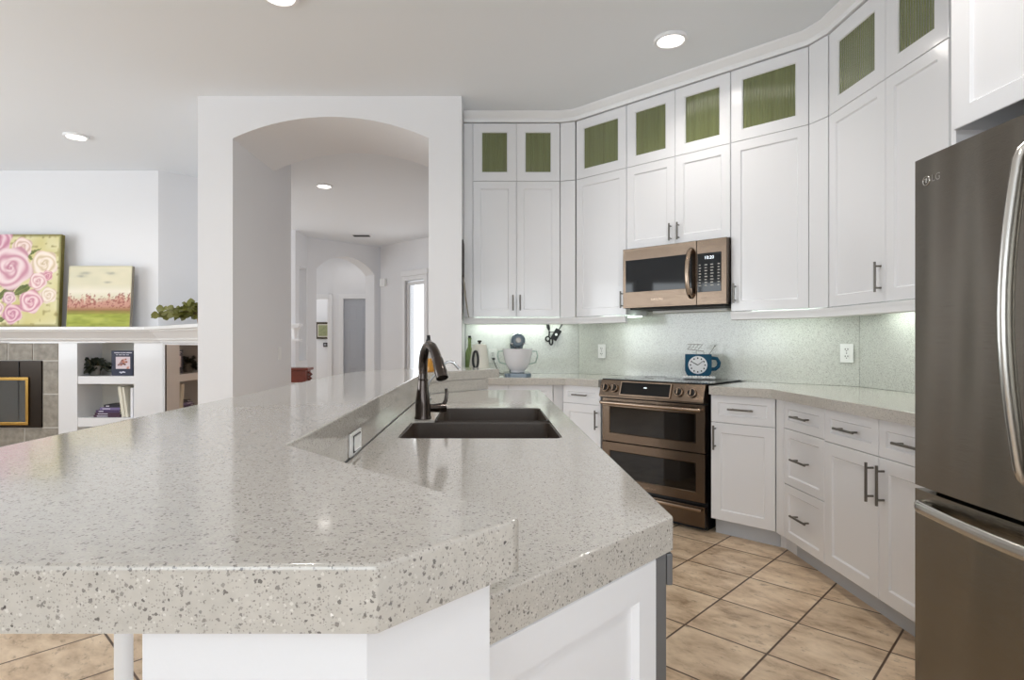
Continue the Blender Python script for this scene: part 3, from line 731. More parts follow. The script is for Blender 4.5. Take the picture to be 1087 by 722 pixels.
# outlet on the riser
def outlet(name, label, loc, rz, horizontal=False, kind='outlet', group='white wall outlets'):
    t = thing('power_outlet' if kind == 'outlet' else 'light_switch', label, 'outlet' if kind == 'outlet' else 'switch', loc, rz, group)
    w_, h = (.115, .054) if horizontal else (.072, .115)
    MB().box(-w_/2, w_/2, -.006, 0, -h/2, h/2, .002).build('cover_plate', M['white_plastic'], t)
    if kind == 'switch':
        MB().box(-.016, .016, -.010, -.006, -.033, .033, .002).build('rocker', M['white_plastic'], t)
        return t
    if horizontal:
        MB().box(-.034, .034, -.008, -.006, -.017, .017, .004).build('socket', M['white_plastic'], t)
        MB().loop([(-.036, -.0075, -.019), (.036, -.0075, -.019), (.036, -.0075, .019), (-.036, -.0075, .019)], .0016, 6).build('socket_gap', M['slot'], t)
    else:
        for k in (-1, 1):
            f = MB().box(-.017, .017, -.009, -.006, k*.022-.014, k*.022+.014, .003).build('socket', M['white_plastic'], t)
            MB().box(-.009, -.005, -.0096, -.0088, k*.022-.002, k*.022+.008).box(.005, .009, -.0096, -.0088, k*.022-.002, k*.022+.008)\
                .cyl((0, -.0096, k*.022-.008), (0, -.0088, k*.022-.008), .003, seg=10).build('slots', M['slot'], f)
        MB().cyl((0, -.008, 0), (0, -.0055, 0), .003, seg=10).build('screw', M['slot'], t)
    return t
outlet('', 'white horizontal outlet in the low riser above the sink counter', (-.3185, 1.43, .9655), PI/2, True)
outlet('', 'white outlet on the back wall between kettle and stand mixer', (.064, 5.0615, 1.086), 0)
oy = lambda x: (5.90-.033)/(1+(x-515)/625)
for x, y, lab in ((639, 373, 'white outlet on the backsplash just left of the range'), (899, 375, 'white outlet on the backsplash near the refrigerator')):
    Y = (5.848)/(1+(x-515)/625); X = (x-515)/625*Y
    outlet('', lab, (X, Y, 1.21-(y-362.4)*Y/625), -PI/4)
outlet('', 'white rocker light switch on the inner side of the archway', (-1.8945, 5.42, 1.10), PI/2, False, 'switch', None)

# island cabinets: angled end panel, dishwasher, sink base, far base
ep = thing('end_panel', 'white angled shaker panel closing the near end of the island', 'panel', (-.0035, .6315, 0), PI/4)
MB()  .shaker(0, .374, 0.002, .879, .02, .05, .010).build('panel', M['cab'], ep)
d = thing('dishwasher', 'grey steel dishwasher at the near end of the island', 'dishwasher', (.285, .925, 0), PI/2)
MB().box(.004, .595, .035, .55, .10, .878).build('tub', M['rubber'], d)
dd = MB().box(.0, .598, 0, .034, .11, .877, .002).build('door', M['dw'], d)
MB().box(.0, .598, -.010, .0, .826, .876, .002).build('handle', M['dw'], dd)
MB().box(.01, .59, .08, .10, 0, .10).build('toe_kick', M['rubber'], d)
cabinet('base_cabinet', 'white sink base cabinet on the kitchen side of the island', (.268, 1.530), 90, .935, .03, BZ0, BZ1,
        [('door', 0, .475, BZ0, BZ1, (.44, .72, 'v')), ('door', .475, .935, BZ0, BZ1, (.51, .72, 'v'))], GBa, toe=True)
cabinet('base_cabinet', 'white base cabinet at the far end of the island counter', (.268, 2.47), 90, .80, .28, BZ0, BZ1,
        [('drawer', 0, .80, .70, BZ1, (.4, .79, 'h')), ('door', 0, .4, BZ0, .70, (.365, .60, 'v')), ('door', .4, .80, BZ0, .70, (.435, .60, 'v'))], GBa, toe=True)

# ------------------------------------------------------------------ range
RW = .768
rg = thing('range', 'bronze slide-in double-oven range with black glass cooktop in the diagonal corner', 'oven', (BD(1.118-.5*RW*R2)[0], BD(1.118-.5*RW*R2)[1], 0), -PI/4)
MB().box(.004, RW-.004, .035, .55, .03, .918).build('body', M['black'], rg)
MB().box(.02, RW-.02, .06, .5, 0, .03).build('plinth', M['black'], rg)
ct = MB().box(-.006, RW+.006, .005, .535, .9355, .9435, .002).build('cooktop', M['black_glass'], rg)
for cx_, cy_, r in ((.2, .16, .10), (.57, .16, .085), (.2, .40, .08), (.57, .40, .11), (.385, .30, .055)):
    MB().loop([(cx_+r*math.cos(a), cy_+r*math.sin(a), .9437) for a in (2*PI*k/40 for k in range(40))], .0009, 6).build('burner_ring', M['slot'], ct)
# control panel: sloped front
cp = MB(); prof = [(-.010, .935), (-.046, .828), (-.046, .818), (.034, .818), (.034, .935)]
vsL = [cp.bm.verts.new((0, y, z)) for y, z in prof]; vsR = [cp.bm.verts.new((RW, y, z)) for y, z in prof]
cp.bm.faces.new(vsL); cp.bm.faces.new(vsR[::-1])
for k in range(5): cp.bm.faces.new((vsL[k], vsL[(k+1) % 5], vsR[(k+1) % 5], vsR[k]))
cpo = cp.build('control_panel', M['bronze'], rg, smooth=0)
tilt = math.atan2(.036, .107)
for i, x in enumerate((.046, .118, .600, .690)):
    k = MB().lathe([(0, -.020), (.019, -.019), (.021, -.012), (.022, 0), (0, 0)], (0, 0, 0), 28, axis='y').build('knob', M['black'], cpo, (x, -.030, .881), (-tilt, 0, 0))
    MB().lathe([(.022, -.003), (.0235, -.014), (.0285, -.012), (.030, -.001), (.022, 0)], (0, 0, 0), 32, axis='y').build('knob_ring', M['bronze_light'], k)
    MB().box(-.005, .005, -.030, -.019, -.018, .018, .002).build('knob_grip', M['bronze_light'], k)
dsp = MB().box(-.182, .182, -.003, .004, -.043, .043, .001).build('display', M['black_glass'], cpo, (.358, -.0300, .884), (-tilt, 0, 0))
bz = MB()
for a, b, c_, e in ((-.190, .190, .043, .048), (-.190, .190, -.050, -.043), (-.190, -.182, -.043, .043), (.182, .190, -.043, .043)): bz.box(a, b, -.007, .003, c_, e, .001)
bz.build('display_bezel', M['bronze_light'], dsp)
MB().box(-.012, .012, -.0036, -.003, .008, .014).build('display_digits', M['display'], dsp)
def oven_door(z0, z1, handle):
    h = z1-z0
    d_ = MB().shaker(0.004, RW-.004, z0, z1, .045, .058, .006, -.012, True).build('oven_door', M['bronze'], rg)
    g = MB().box(.064, RW-.064, -.004, .006, z0+.060, z1-.060).build('oven_window', M['oven_glass'], d_)
    MB().box(.064, RW-.064, .008, .032, z0+.060, z1-.060).build('window_backing', M['black'], d_)
    if handle:
        MB().tube([(.02, -.052, z1-.030), (.03, -.060, z1-.030), (RW-.03, -.060, z1-.030), (RW-.02, -.052, z1-.030)], .0125, 14, sx=1.0)\
            .tube([(.03, -.060, z1-.030), (.03, -.012, z1-.030)], .010, 10).tube([(RW-.03, -.060, z1-.030), (RW-.03, -.012, z1-.030)], .010, 10).build('handle', M['bronze_light'], d_)
    return d_
oven_door(.502, .808, True); od = oven_door(.190, .496, False)
text_mesh('badge', 'SAMSUNG', .020, M['bronze_light'], od, (RW/2, -.0128, .216))
dr = MB().box(.004, RW-.004, -.012, .034, .035, .165, .004).build('warming_drawer', M['bronze'], rg)
MB().box(.02, RW-.02, -.040, -.012, .137, .157, .006).build('handle', M['bronze_light'], dr)

# mug-shaped clock on the cooktop
mx_, my_ = 1.492, 4.161
mc = thing('mug_clock', 'teal mug-shaped clock with white dial standing on the cooktop', 'clock', (mx_, my_, .9440), -PI/9)
cupp = [(-.075, .175), (.102, .175), (.102, .06), (.095, .035), (.08, .022), (-.052, .022), (-.066, .035), (-.075, .06)]
b = MB()
fr = [b.bm.verts.new((x, -.03, z)) for x, z in cupp]; bk = [b.bm.verts.new((x, .03, z)) for x, z in cupp]
b.bm.faces.new(fr); b.bm.faces.new(bk[::-1])
for k in range(len(cupp)): b.bm.faces.new((fr[k], fr[(k+1) % len(cupp)], bk[(k+1) % len(cupp)], bk[k]))
bmesh.ops.bevel(b.bm, geom=b.bm.edges[:], offset=.004, segments=2, profile=.5, affect='EDGES')
b.build('mug', M['teal'], mc)
MB().tube([(.095, 0, .15), (.135, 0, .145), (.150, 0, .118), (.145, 0, .09), (.125, 0, .072), (.098, 0, .07)], .0125, 12).build('mug_handle', M['teal'], mc)
dl = MB().lathe([(0, -.038), (.060, -.037), (.063, -.033), (.063, -.029), (0, -.029)], (.010, 0, .100), 40, axis='y').build('dial', M['dial'], mc)
tk = MB()
for k in range(12):
    a = PI/6*k; c_ = Vector((.010+.048*math.sin(a), -.0385, .100+.048*math.cos(a)))
    tk.box(c_.x-.004, c_.x+.004, -.0392, -.0376, c_.z-.005, c_.z+.005)
tk.build('hour_marks', M['inkblack'], dl)
MB().tube([(.010, -.040, .100), (.010-.036, -.040, .100+.020)], [.0032, .0022], 8).tube([(.010, -.041, .100), (.010+.038, -.041, .100+.030)], [.0024, .0014], 8).build('clock_hands', M['inkblack'], dl)
bd = MB()
for k in range(11): bd.sphere((-.080+.0195*k, -.036, .0125), .0120, u=12, v=8)
for k in range(10): bd.sphere((-.070+.0195*k, .024, .0125), .0120, u=12, v=8)
bd.build('beaded_saucer', M['bead'], mc)
MB().box(-.078, .115, -.036, .026, .016, .023, .002).build('saucer_plate', M['wire'], mc)
sw = MB()
for k in range(4):
    x0 = -.058+k*.024
    sw.tube([(x0, 0, .208), (x0+.006, 0, .222), (x0+.018, 0, .226), (x0+.016, 0, .236), (x0+.03, 0, .244)], .0022, 6)
sw.tube([(-.062, 0, .210), (-.02, 0, .205), (.05, 0, .196), (.05, 0, .172)], .0026, 6).tube([(.0, 0, .207), (.0, 0, .172)], .0022, 6)
sw.tube([(-.06, 0, .244), (.03, 0, .244)], .0022, 6)
sw.build('wire_steam', M['wire'], mc)
MB().tube([(.085, 0, .172), (.120, 0, .230)], [.0035, .0025], 8).sphere((.122, 0, .233), .006).build('spoon', M['wire'], mc)

# ------------------------------------------------------------------ microwave
mwW = (1.596-1.051)/R2 - .004
mp = Vector(DG(1.053)) + Vector((-R2, -R2))*.055
mw = thing('microwave', 'bronze over-the-range microwave with black window under the short cabinet', 'microwave', (mp.x, mp.y, 1.452), -PI/4)
H = .432
MB().box(0, mwW, .03, .36, .012, H).build('body', M['bronze'], mw)
md = MB().shaker(0, mwW*.735, .0, H, .03, .012, .001, 0).build('door', M['bronze'], mw)
wg = MB().box(.025, mwW*.735-.03, -.003, .004, .115, H-.085, .001).build('door_window', M['black_glass'], md)
MB().tube([(mwW*.735-.035, -.004, .055), (mwW*.735-.035, -.035, .075), (mwW*.735-.040, -.050, .14), (mwW*.735-.042, -.054, .215), (mwW*.735-.040, -.050, .29), (mwW*.735-.035, -.035, .355), (mwW*.735-.035, -.004, .375)], .0125, 14, sx=1.3).build('handle', M['bronze_light'], md)
text_mesh('badge', 'SAMSUNG', .020, M['bronze_light'], md, (mwW*.36, -.0012, .055))
cpn = MB().box(mwW*.738, mwW, .0, .03, .0, H, .003).build('control_panel', M['bronze'], mw)
kx0, kx1 = mwW*.745, mwW-.035
kp = MB().box(kx0, kx1, -.003, .002, .085, H-.09, .001).build('keypad', M['black_glass'], mw)
text_mesh('clock_digits', '10:20', .030, M['display'], kp, ((kx0+kx1)/2, -.0034, H-.122))
for r in range(8):
    for c_ in range(4):
        x = kx0+.017+c_*(kx1-kx0-.034)/3; z = H-.168-r*.0195
        MB().box(x-.006-.003*((r*3+c_) % 3), x+.006+.003*((r+c_) % 2), -.0036, -.003, z-.0035, z+.0035).build('key', M['wire'], kp)
MB().box(.03, mwW-.03, .05, .34, -.012, .011, .004).build('vent_grille', M['rubber'], mw)
MB().box(.10, mwW-.10, .25, .35, -.030, -.013, .004).build('lamp_cover', M['white_plastic'], mw)
# ------------------------------------------------------------------ refrigerator
fx, fy = 1.352, 1.868
fr_ = thing('refrigerator', 'dark stainless french-door refrigerator at the right edge', 'refrigerator', (fx, fy, 0), -PI/2)
FW = .91; FH = 1.780; FS = .745
MB().box(.004, FW-.004, .075, .86, .02, FH-.012, .005).build('case', M['rubber'], fr_)
MB().box(.03, FW-.03, .12, .82, 0, .02).build('feet', M['black'], fr_)
def fdoor(x0, x1, z0, z1, nm):
    b = MB(); n_ = 14; bow = .012
    def yy(x): q = (x/FW-.5)*2; return bow*(q*q)
    top = []; fs = []
    xs = [x0 + (x1-x0)*k/n_ for k in range(n_+1)]
    A = [b.bm.verts.new((x, yy(x), z0)) for x in xs]; B = [b.bm.verts.new((x, yy(x), z1)) for x in xs]
    A2 = [b.bm.verts.new((x, .072, z0)) for x in xs]; B2 = [b.bm.verts.new((x, .072, z1)) for x in xs]
    for k in range(n_):
        b.bm.faces.new((A[k], A[k+1], B[k+1], B[k])); b.bm.faces.new((A2[k+1], A2[k], B2[k], B2[k+1]))
        b.bm.faces.new((B[k], B[k+1], B2[k+1], B2[k])); b.bm.faces.new((A[k+1], A[k], A2[k], A2[k+1]))
    b.bm.faces.new((A[0], B[0], B2[0], A2[0])); b.bm.faces.new((A[-1], A2[-1], B2[-1], B[-1]))
    ed = [e for e in b.bm.edges if len(e.link_faces) == 2 and e.calc_face_angle(0) > .9]
    bmesh.ops.bevel(b.bm, geom=ed, offset=.005, segments=2, profile=.5, affect='EDGES')
    return b.build(nm, M['fridge'], fr_, smooth=50)
dl_ = fdoor(0, FW/2-.002, FS+.012, FH, 'door'); dr_ = fdoor(FW/2+.002, FW, FS+.012, FH, 'door'); fz = fdoor(0, FW, .045, FS, 'freezer_drawer')
for q, s_ in ((dl_, -1), (dr_, 1)):
    hx = FW/2 + s_*.042
    pts = [(hx, .004, 1.70), (hx, -.022, 1.675)] + [(hx, -.028 - .038*math.sin(PI*k/12), 1.66 - .765*k/12) for k in range(13)] + [(hx, -.022, .88), (hx, .004, .855)]
    MB().tube(pts, .0200, 16, sx=.6).build('handle', M['fridge_handle'], q)
pts = [(.035, .012, .700), (.045, -.012, .700)] + [(.06 + (FW-.12)*k/14, -.020 - .040*math.sin(PI*k/14), .700) for k in range(15)] + [(FW-.045, -.012, .700), (FW-.035, .012, .700)]
MB().tube(pts, .0185, 16, sx=.6).build('handle', M['fridge_handle'], fz)
lg = MB()
rr = .0135; cx_, cz_ = .052, 1.705
lg.loop([(cx_+rr*math.cos(a), .0085, cz_+rr*math.sin(a)) for a in (2*PI*k/28 for k in range(28))], .0016, 6)
lg.tube([(cx_, .0082, cz_+.007), (cx_, .0082, cz_-.006), (cx_+.006, .0082, cz_-.006)], .0014, 6).tube([(cx_+.002, .0082, cz_+.001), (cx_+rr, .0082, cz_+.001)], .0014, 6).sphere((cx_-.006, .0082, cz_+.005), .002)
lg.build('emblem', M['fridge_handle'], dl_)
text_mesh('emblem_letters', 'LG', .030, M['fridge_handle'], dl_, (cx_+.042, .0072, cz_), (PI/2, 0, math.radians(-1.6)))

# ------------------------------------------------------------------ things on the back counter
sm = thing('stand_mixer', 'slate grey stand mixer with milky white bowl on the back counter', 'mixer', (.255, 4.66, ZC1))
b = MB(); b.prism(round_poly([(-.105, -.11), (.105, -.11), (.105, .20), (-.105, .20)], .05), 0, .028, .006); b.build('base', M['mixer'], sm)
MB().tube([(0, .15, .02), (0, .155, .12), (0, .15, .20), (0, .13, .25)], [.06, .05, .05, .055], 20).build('column', M['mixer'], sm)
MB().tube([(0, .19, .290), (0, .17, .292), (0, .05, .290), (0, -.06, .285), (0, -.11, .282), (0, -.128, .281)], [.03, .055, .062, .060, .054, .036], 28).build('motor_head', M['mixer'], sm)
MB().cyl((0, -.126, .285), (0, -.136, .285), .020).build('hub_cap', M['nickel'], sm)
MB().box(-.063, .063, -.118, .10, .255, .263, .003).build('trim_band', M['chrome'], sm)
MB().sphere((.035, -.112, .291), .009).sphere((-.035, -.112, .291), .009).build('speed_knob', M['chrome'], sm)
MB().cyl((0, -.04, .20), (0, -.04, .235), .014, .028).build('beater_shaft', M['chrome'], sm)
bw = MB().lathe([(0, .030), (.050, .030), (.056, .036), (.056, .048), (.075, .066), (.098, .11), (.112, .17), (.118, .215), (.115, .217), (.108, .17), (.092, .11), (.07, .07), (0, .06)], (0, -.03, 0), 40).build('bowl', M['bowl'], sm)
for s_ in (-1, 1):
    MB().tube([(s_*.112, -.03, .20), (s_*.150, -.03, .197), (s_*.158, -.03, .16), (s_*.142, -.03, .11), (s_*.088, -.03, .095)], .006, 10, sx=1.8).build('bowl_handle', M['bowl_glass'], bw)
MB().prism(round_poly([(-.05, -.08), (.05, -.08), (.05, .02), (-.05, .02)], .02), .0285, .033).build('bowl_plate', M['mixer'], sm)
kt = thing('kettle', 'cream tapered kettle with black knob and dark oval handle by the arch wall', 'kettle', (-.045, 4.70, ZC1))
MB().lathe([(0, 0), (.085, 0), (.090, .006), (.088, .03), (.076, .12), (.062, .21), (.058, .245), (.052, .252), (0, .256)], (0, 0, 0), 36).build('body', M['cream'], kt)
MB().lathe([(0, .256), (.008, .256), (.008, .266), (.018, .273), (.018, .282), (0, .287)], (0, 0, 0), 24).build('lid_knob', M['black'], kt)
MB().loop([(-.030+.020*math.sin(a), -.0745 -.008 + .014*math.cos(a)*0 - .02*math.sin(a)*0, .130+.068*math.cos(a)) for a in (2*PI*k/30 for k in range(30))], .009, 10).build('handle', M['black'], kt)
gb = thing('green_bottle', 'green glass bottle behind the kettle against the arch wall', 'bottle', (-.128, 4.84, ZC1))
MB().lathe([(0, 0), (.034, 0), (.036, .005), (.036, .17), (.030, .20), (.014, .23), (.013, .29), (.016, .292), (.016, .305), (0, .305)], (0, 0, 0), 28).build('glass', M['green_glass'], gb)
MB().cyl((0, 0, .3052), (0, 0, .322), .013).build('cap', M['black'], gb)
# black plug and cord at the outlet
cdm = MB().box(.060, .085, 5.026, 5.051, 1.052, 1.068, .004).tube([(.072, 5.03, 1.058), (.074, 5.01, 1.040), (.09, 4.98, 1.00), (.11, 4.96, .96), (.125, 4.93, .940), (.16, 4.90, .939), (.20, 4.87, .9385)], .0035, 8)
co = cdm.build('power_cord', M['black']); co.parent = sm; co.matrix_parent_inverse = Matrix.Translation(sm.location).inverted()
# utensils hanging under the back cabinets
hg = thing('hanging_utensil', 'black paddle-shaped utensil with a hole hanging tilted under the cabinets', 'utensil', (.665, 5.040, 1.349))
hb = MB().box(-.028, .028, -.004, .004, -.155, -.055, .004)
ho = hb.build('paddle', M['black'], hg, (-.005, 0, .01), (0, math.radians(30), 0))
MB().cyl((0, -.006, -.105), (0, -.004, -.105), .011, seg=16).build('hole_disc', M['white_plastic'], ho)
MB().tube([(0, 0, -.056), (0, 0, -.02), (0, 0, .02)], [.004, .006, .007], 10).build('handle', M['black'], ho)
hg2 = thing('hanging_utensil', 'black twin-loop utensil hanging left of the paddle under the cabinets', 'utensil', (.535, 5.044, 1.349))
MB().tube([(0, 0, .03), (.006, 0, -.02), (.014, 0, -.045)], [.010, .014, .008], 10).tube([(.014, 0, -.05), (.014, 0, -.075), (.012, 0, -.10)], .006, 8).tube([(.014, 0, -.062), (.06, 0, -.060)], .004, 8).build('handle', M['black'], hg2)
MB().loop([(.002+.018*math.cos(a), 0, -.118+.020*math.sin(a)) for a in (2*PI*k/20 for k in range(20))], .006, 8).loop([(.030+.014*math.cos(a), 0, -.142+.028*math.sin(a)) for a in (2*PI*k/20 for k in range(20))], .006, 8).build('finger_loops', M['black'], hg2)
# hanging sheet on the side of the arch wall
wc = thing('hanging_calendar', 'dark hanging wall calendar seen edge-on at the corner of the arch wall', 'calendar', (-.176, 4.60, 1.40))
MB().box(0.0, .010, -.12, .12, .30, .585, .002).build('backing', M['slot'], wc)
b = MB(); prof = [(.004, .30), (.010, .26), (.022, .14), (.045, .0), (.049, .0), (.027, .14), (.016, .26), (.010, .30)]
L_ = [b.bm.verts.new((x, -.12, z)) for x, z in prof]; R_ = [b.bm.verts.new((x, .12, z)) for x, z in prof]
b.bm.faces.new(L_); b.bm.faces.new(R_[::-1])
for k in range(8): b.bm.faces.new((L_[k], L_[(k+1) % 8], R_[(k+1) % 8], R_[k]))
b.build('curled_sheet', M['canvas_side'], wc)

# ------------------------------------------------------------------ family room: fireplace wall
FYF = 6.2
PX = lambda x, Y=FYF: (x-515)/625*Y
PZ = lambda y, Y=FYF: 1.21-(y-362.4)*Y/625
# surround
fp_ = thing('fireplace', 'grey stone fireplace with black metal insert and brass-framed glass door', 'fireplace', (-5.16, FYF, 0))
ox = -5.16
xr = PX(62)-ox - .001; ir = PX(45)-ox
it, ib = PZ(383), PZ(454)
tiles = MB()
g = .014
def tilebox(x0, x1, z0, z1): tiles.box(x0+g/2, x1-g/2, .0, .06, z0+g/2, z1-g/2, .002)
for k in range(5):
    w_ = 2*xr/5; tilebox(-xr+k*w_, -xr+(k+1)*w_, it, 1.194)
for s_ in (-1, 1):
    for k in range(2):
        hz = (it-ib)/2; a, b_ = (ir, xr) if s_ > 0 else (-xr, -ir)
        tilebox(a, b_, ib+k*hz, ib+(k+1)*hz)
for k in range(5):
    w_ = 2*xr/5; tilebox(-xr+(k-.35)*w_ if k else -xr, min(xr, -xr+(k+.65)*w_) if k < 4 else xr, .03, ib)
tiles.build('stone_surround', M['stone'], fp_)
MB().box(-xr, -ir, .006, .058, .03, 1.192).box(ir, xr, .006, .058, .03, 1.192).box(-ir, ir, .006, .058, it, 1.192).box(-ir, ir, .006, .058, .0, ib).build('grout', M['grout'], fp_)
ins = MB().box(-ir+.001, ir-.001, -.015, .30, ib+.001, it-.001, .004).build('insert', M['firebox'], fp_)
br = PX(32.5)-ox; bt_, bb_ = PZ(400.5), PZ(451)
MB().box(-br, br, -.034, -.015, bt_-.032, bt_, .004).box(-br, br, -.034, -.015, bb_, bb_+.032, .004).box(-br, -br+.032, -.034, -.015, bb_+.032, bt_-.032, .004).box(br-.032, br, -.034, -.015, bb_+.032, bt_-.032, .004).build('brass_frame', M['brass'], ins)
MB().box(-br+.033, br-.033, -.022, -.016, bb_+.033, bt_-.033).build('glass_door', M['fire_glass'], ins)
MB().box(.26, .268, -.024, -.016, ib+.1, it-.01).build('insert_seam', M['rubber'], ins)
# built-in bookcase right of the fireplace (front Y=6.2)
c0, c1, c2, c3 = PX(62), PX(82), PX(142), PX(173)
bc = thing('built_in_bookcase', 'white built-in bookcase with two open shelves right of the fireplace', 'bookcase', (c0, FYF, 0))
W_ = c3-c0; zt = 1.194
MB().box(.001, c1-c0, 0, .42, 0, zt, .003).build('upright', M['cab'], bc)
MB().box(c2-c0, W_-.001, 0, .42, 0, zt, .003).build('upright', M['cab'], bc)
MB().box(c1-c0, c2-c0, .40, .42, 0, zt).build('back_panel', M['inner'], bc)
S1, S2 = PZ(399.5), PZ(443.7)
MB().box(c1-c0, c2-c0, .008, .40, S1-.082, S1, .002).build('shelf', M['cab'], bc)
MB().box(c1-c0, c2-c0, .008, .40, S2-.095, S2, .002).build('shelf', M['cab'], bc)
MB().box(c1-c0, c2-c0, .03, .40, 0, .10).build('plinth', M['cab'], bc)
# angled built-in with tinted glass
Cn = (c3, FYF)
ab = thing('media_cabinet', 'white angled built-in cabinet with dark tinted glass front beside the arch wall', 'cabinet', (c3+.001, FYF-.001, 0), -PI/4)
MB().box(.006, .045, .0, .04, 0, zt, .003).box(1.38, 1.44, .0, .04, 0, zt, .003).box(.045, 1.38, .0, .04, 0, .10, .003).box(.045, 1.38, .0, .04, zt-.02, zt).build('face_frame', M['cab'], ab)
MB().box(.045, .075, .004, .02, .10, zt-.02).build('frame_edge', M['tv_edge'], ab)
MB().box(.075, 1.38, .008, .02, .10, zt-.02).build('glass_panel', M['tv'], ab)
MB().box(.05, 1.44, .041, .28, 0, zt).build('cabinet_body', M['tv_edge'], ab)
# mantel shelf with crown profile
path = [(-7.0, FYF), (c3, FYF), (c3+1.14, FYF-1.14)]
mprof = [(-.12, 1.197), (.03, 1.197), (.035, 1.215), (.055, 1.225), (.06, 1.24), (.075, 1.255), (.115, 1.290), (.150, 1.310), (.155, 1.325), (.2, 1.328), (.2, 1.358), (-.12, 1.358)]
tag(MB().sweep(path, mprof, 1).build('mantel_shelf', M['trim'], smooth=12), 'long white moulded mantel shelf above fireplace and bookcase', 'shelf')

# paintings
def painting(name, label, x0, x1, z0, z1, y, th, fn, side, tilt=4, n=110):
    W_, H_ = x1-x0, z1-z0
    t = thing(name, label, 'painting', ((x0+x1)/2, y, z0), 0, rx=-math.radians(tilt))
    MB().box(-W_/2, W_/2, .001, th, 0, H_, .003).build('canvas_stretcher', side, t)
    nx_, nz_ = n, int(n*H_/W_)
    us = np.linspace(0, 1, nx_+1); vs_ = np.linspace(0, 1, nz_+1)
    U, V_ = np.meshgrid(us, vs_)
    col = fn(U, V_)
    verts = [(-W_/2+W_*u, 0, H_*v_) for v_ in vs_ for u in us]
    faces = [(j*(nx_+1)+i, j*(nx_+1)+i+1, (j+1)*(nx_+1)+i+1, (j+1)*(nx_+1)+i) for j in range(nz_) for i in range(nx_)]
    me = bpy.data.meshes.new('painted_surface'); me.from_pydata(verts, [], faces)
    ca = me.color_attributes.new('paint', 'FLOAT_COLOR', 'POINT')
    c4 = np.ones((len(verts), 4), dtype=np.float32)
    c = np.clip(col.reshape(-1, 3)/255, 0, 1); c4[:, :3] = np.where(c <= .04045, c/12.92, ((c+.055)/1.055)**2.4)
    ca.data.foreach_set('color', c4.ravel())
    me.materials.append(M['paint']); o = bpy.data.objects.new('painted_surface', me); C.objects.link(o); o.parent = t
    return t
rng = np.random.default_rng(3)
def vnoise(U, V_, f, seed):
    r = np.random.default_rng(seed); g_ = r.random((int(f*2.5)+4, int(f*2.5)+4))
    x, y = U*f, V_*f; i, j = x.astype(int), y.astype(int); a, b_ = x-i, y-j
    a = a*a*(3-2*a); b_ = b_*b_*(3-2*b_)
    return (g_[j, i]*(1-a)+g_[j, i+1]*a)*(1-b_) + (g_[j+1, i]*(1-a)+g_[j+1, i+1]*a)*b_
def mixa(c, k, d): return c*(1-k[..., None]) + np.array(d, float)*k[..., None]
def roses(U, V_):
    c = np.zeros(U.shape+(3,)) + (222, 214, 168)
    c = mixa(c, vnoise(U, V_, 9, 1)*.7, (196, 182, 96)); c = mixa(c, vnoise(U, V_, 5, 2)**2*.7, (238, 232, 205))
    e = np.minimum(np.minimum(U, 1-U), np.minimum(V_, 1-V_)); c = mixa(c, np.clip((.035-e)/.03, 0, 1)*.85, (104, 98, 44))
    c = mixa(c, np.clip((vnoise(U, V_, 30, 5)-.72)*5, 0, 1)*.5, (120, 104, 50))
    def leaf(c, x, y, L, wd, a, col=(84, 96, 40)):
        p = (U-x)*math.cos(a)+(V_-y)*math.sin(a); q = -(U-x)*math.sin(a)+(V_-y)*math.cos(a)
        k = ((p/L)**2 + (q/(wd*(1-.5*np.abs(p/L))))**2) < 1
        c = mixa(c, k*(.75+.25*vnoise(U, V_, 24, 8)), col)
        return mixa(c, (k & (np.abs(q) < .006))*.5, (140, 150, 70))
    for a in ((.42, .36, .12, .05, -2.6), (.60, .40, .11, .05, .5), (.10, .34, .12, .06, .4), (.68, .80, .12, .018, .4), (.66, .76, .06, .018, -.9), (.38, .08, .06, .03, .3), (.30, .86, .09, .03, 2)): c = leaf(c, *a)
    def rose(c, x, y, r, base, deep):
        dx, dy = U-x, V_-y; d_ = np.hypot(dx, dy)/r; a = np.arctan2(dy, dx)
        wob = 1+.08*np.sin(5*a+x*20)+.06*(vnoise(U, V_, 14, int(x*100)+7)-.5)
        k = np.clip((wob-d_)*14, 0, 1)
        cc = np.zeros(U.shape+(3,)) + base
        sp = .5+.5*np.sin(2*PI*(d_*2.6 + a/(2*PI)*1.0) + 1.2*np.sin(3*a + d_*6))
        cc = mixa(cc, sp**2*.6, (250, 236, 232)); cc = mixa(cc, (1-sp)**3*.6, deep)
        cc = mixa(cc, np.clip(1-d_*2.4, 0, 1)*.7*(.5+.5*np.sin(d_*40+a)), deep)
        cc = mixa(cc, np.clip((d_-.8)*3, 0, 1)*.3, (170, 120, 130))
        return c*(1-k[..., None]) + cc*k[..., None]
    pk, dp = (228, 192, 198), (186, 112, 134)
    for a in ((.30, .94, .17, (214, 160, 178), dp), (.58, .86, .11, (240, 214, 205), (190, 150, 130)), (.82, .68, .15, (242, 226, 206), (196, 170, 130)), (.86, .55, .06, (216, 150, 160), dp), (.46, .64, .24, pk, dp),
              (.76, .49, .10, (238, 208, 206), (190, 120, 130)), (.88, .34, .09, (240, 226, 208), (200, 170, 140)), (.69, .27, .13, (232, 190, 196), (180, 96, 122)), (.46, .31, .075, (230, 196, 204), (180, 120, 140)), (.50, .14, .11, (222, 168, 182), (180, 100, 130)), (.32, .2, .09, (238, 214, 210), dp), (.15, .55, .16, (236, 206, 206), dp), (.14, .14, .12, pk, dp)): c = rose(c, *a)
    return c
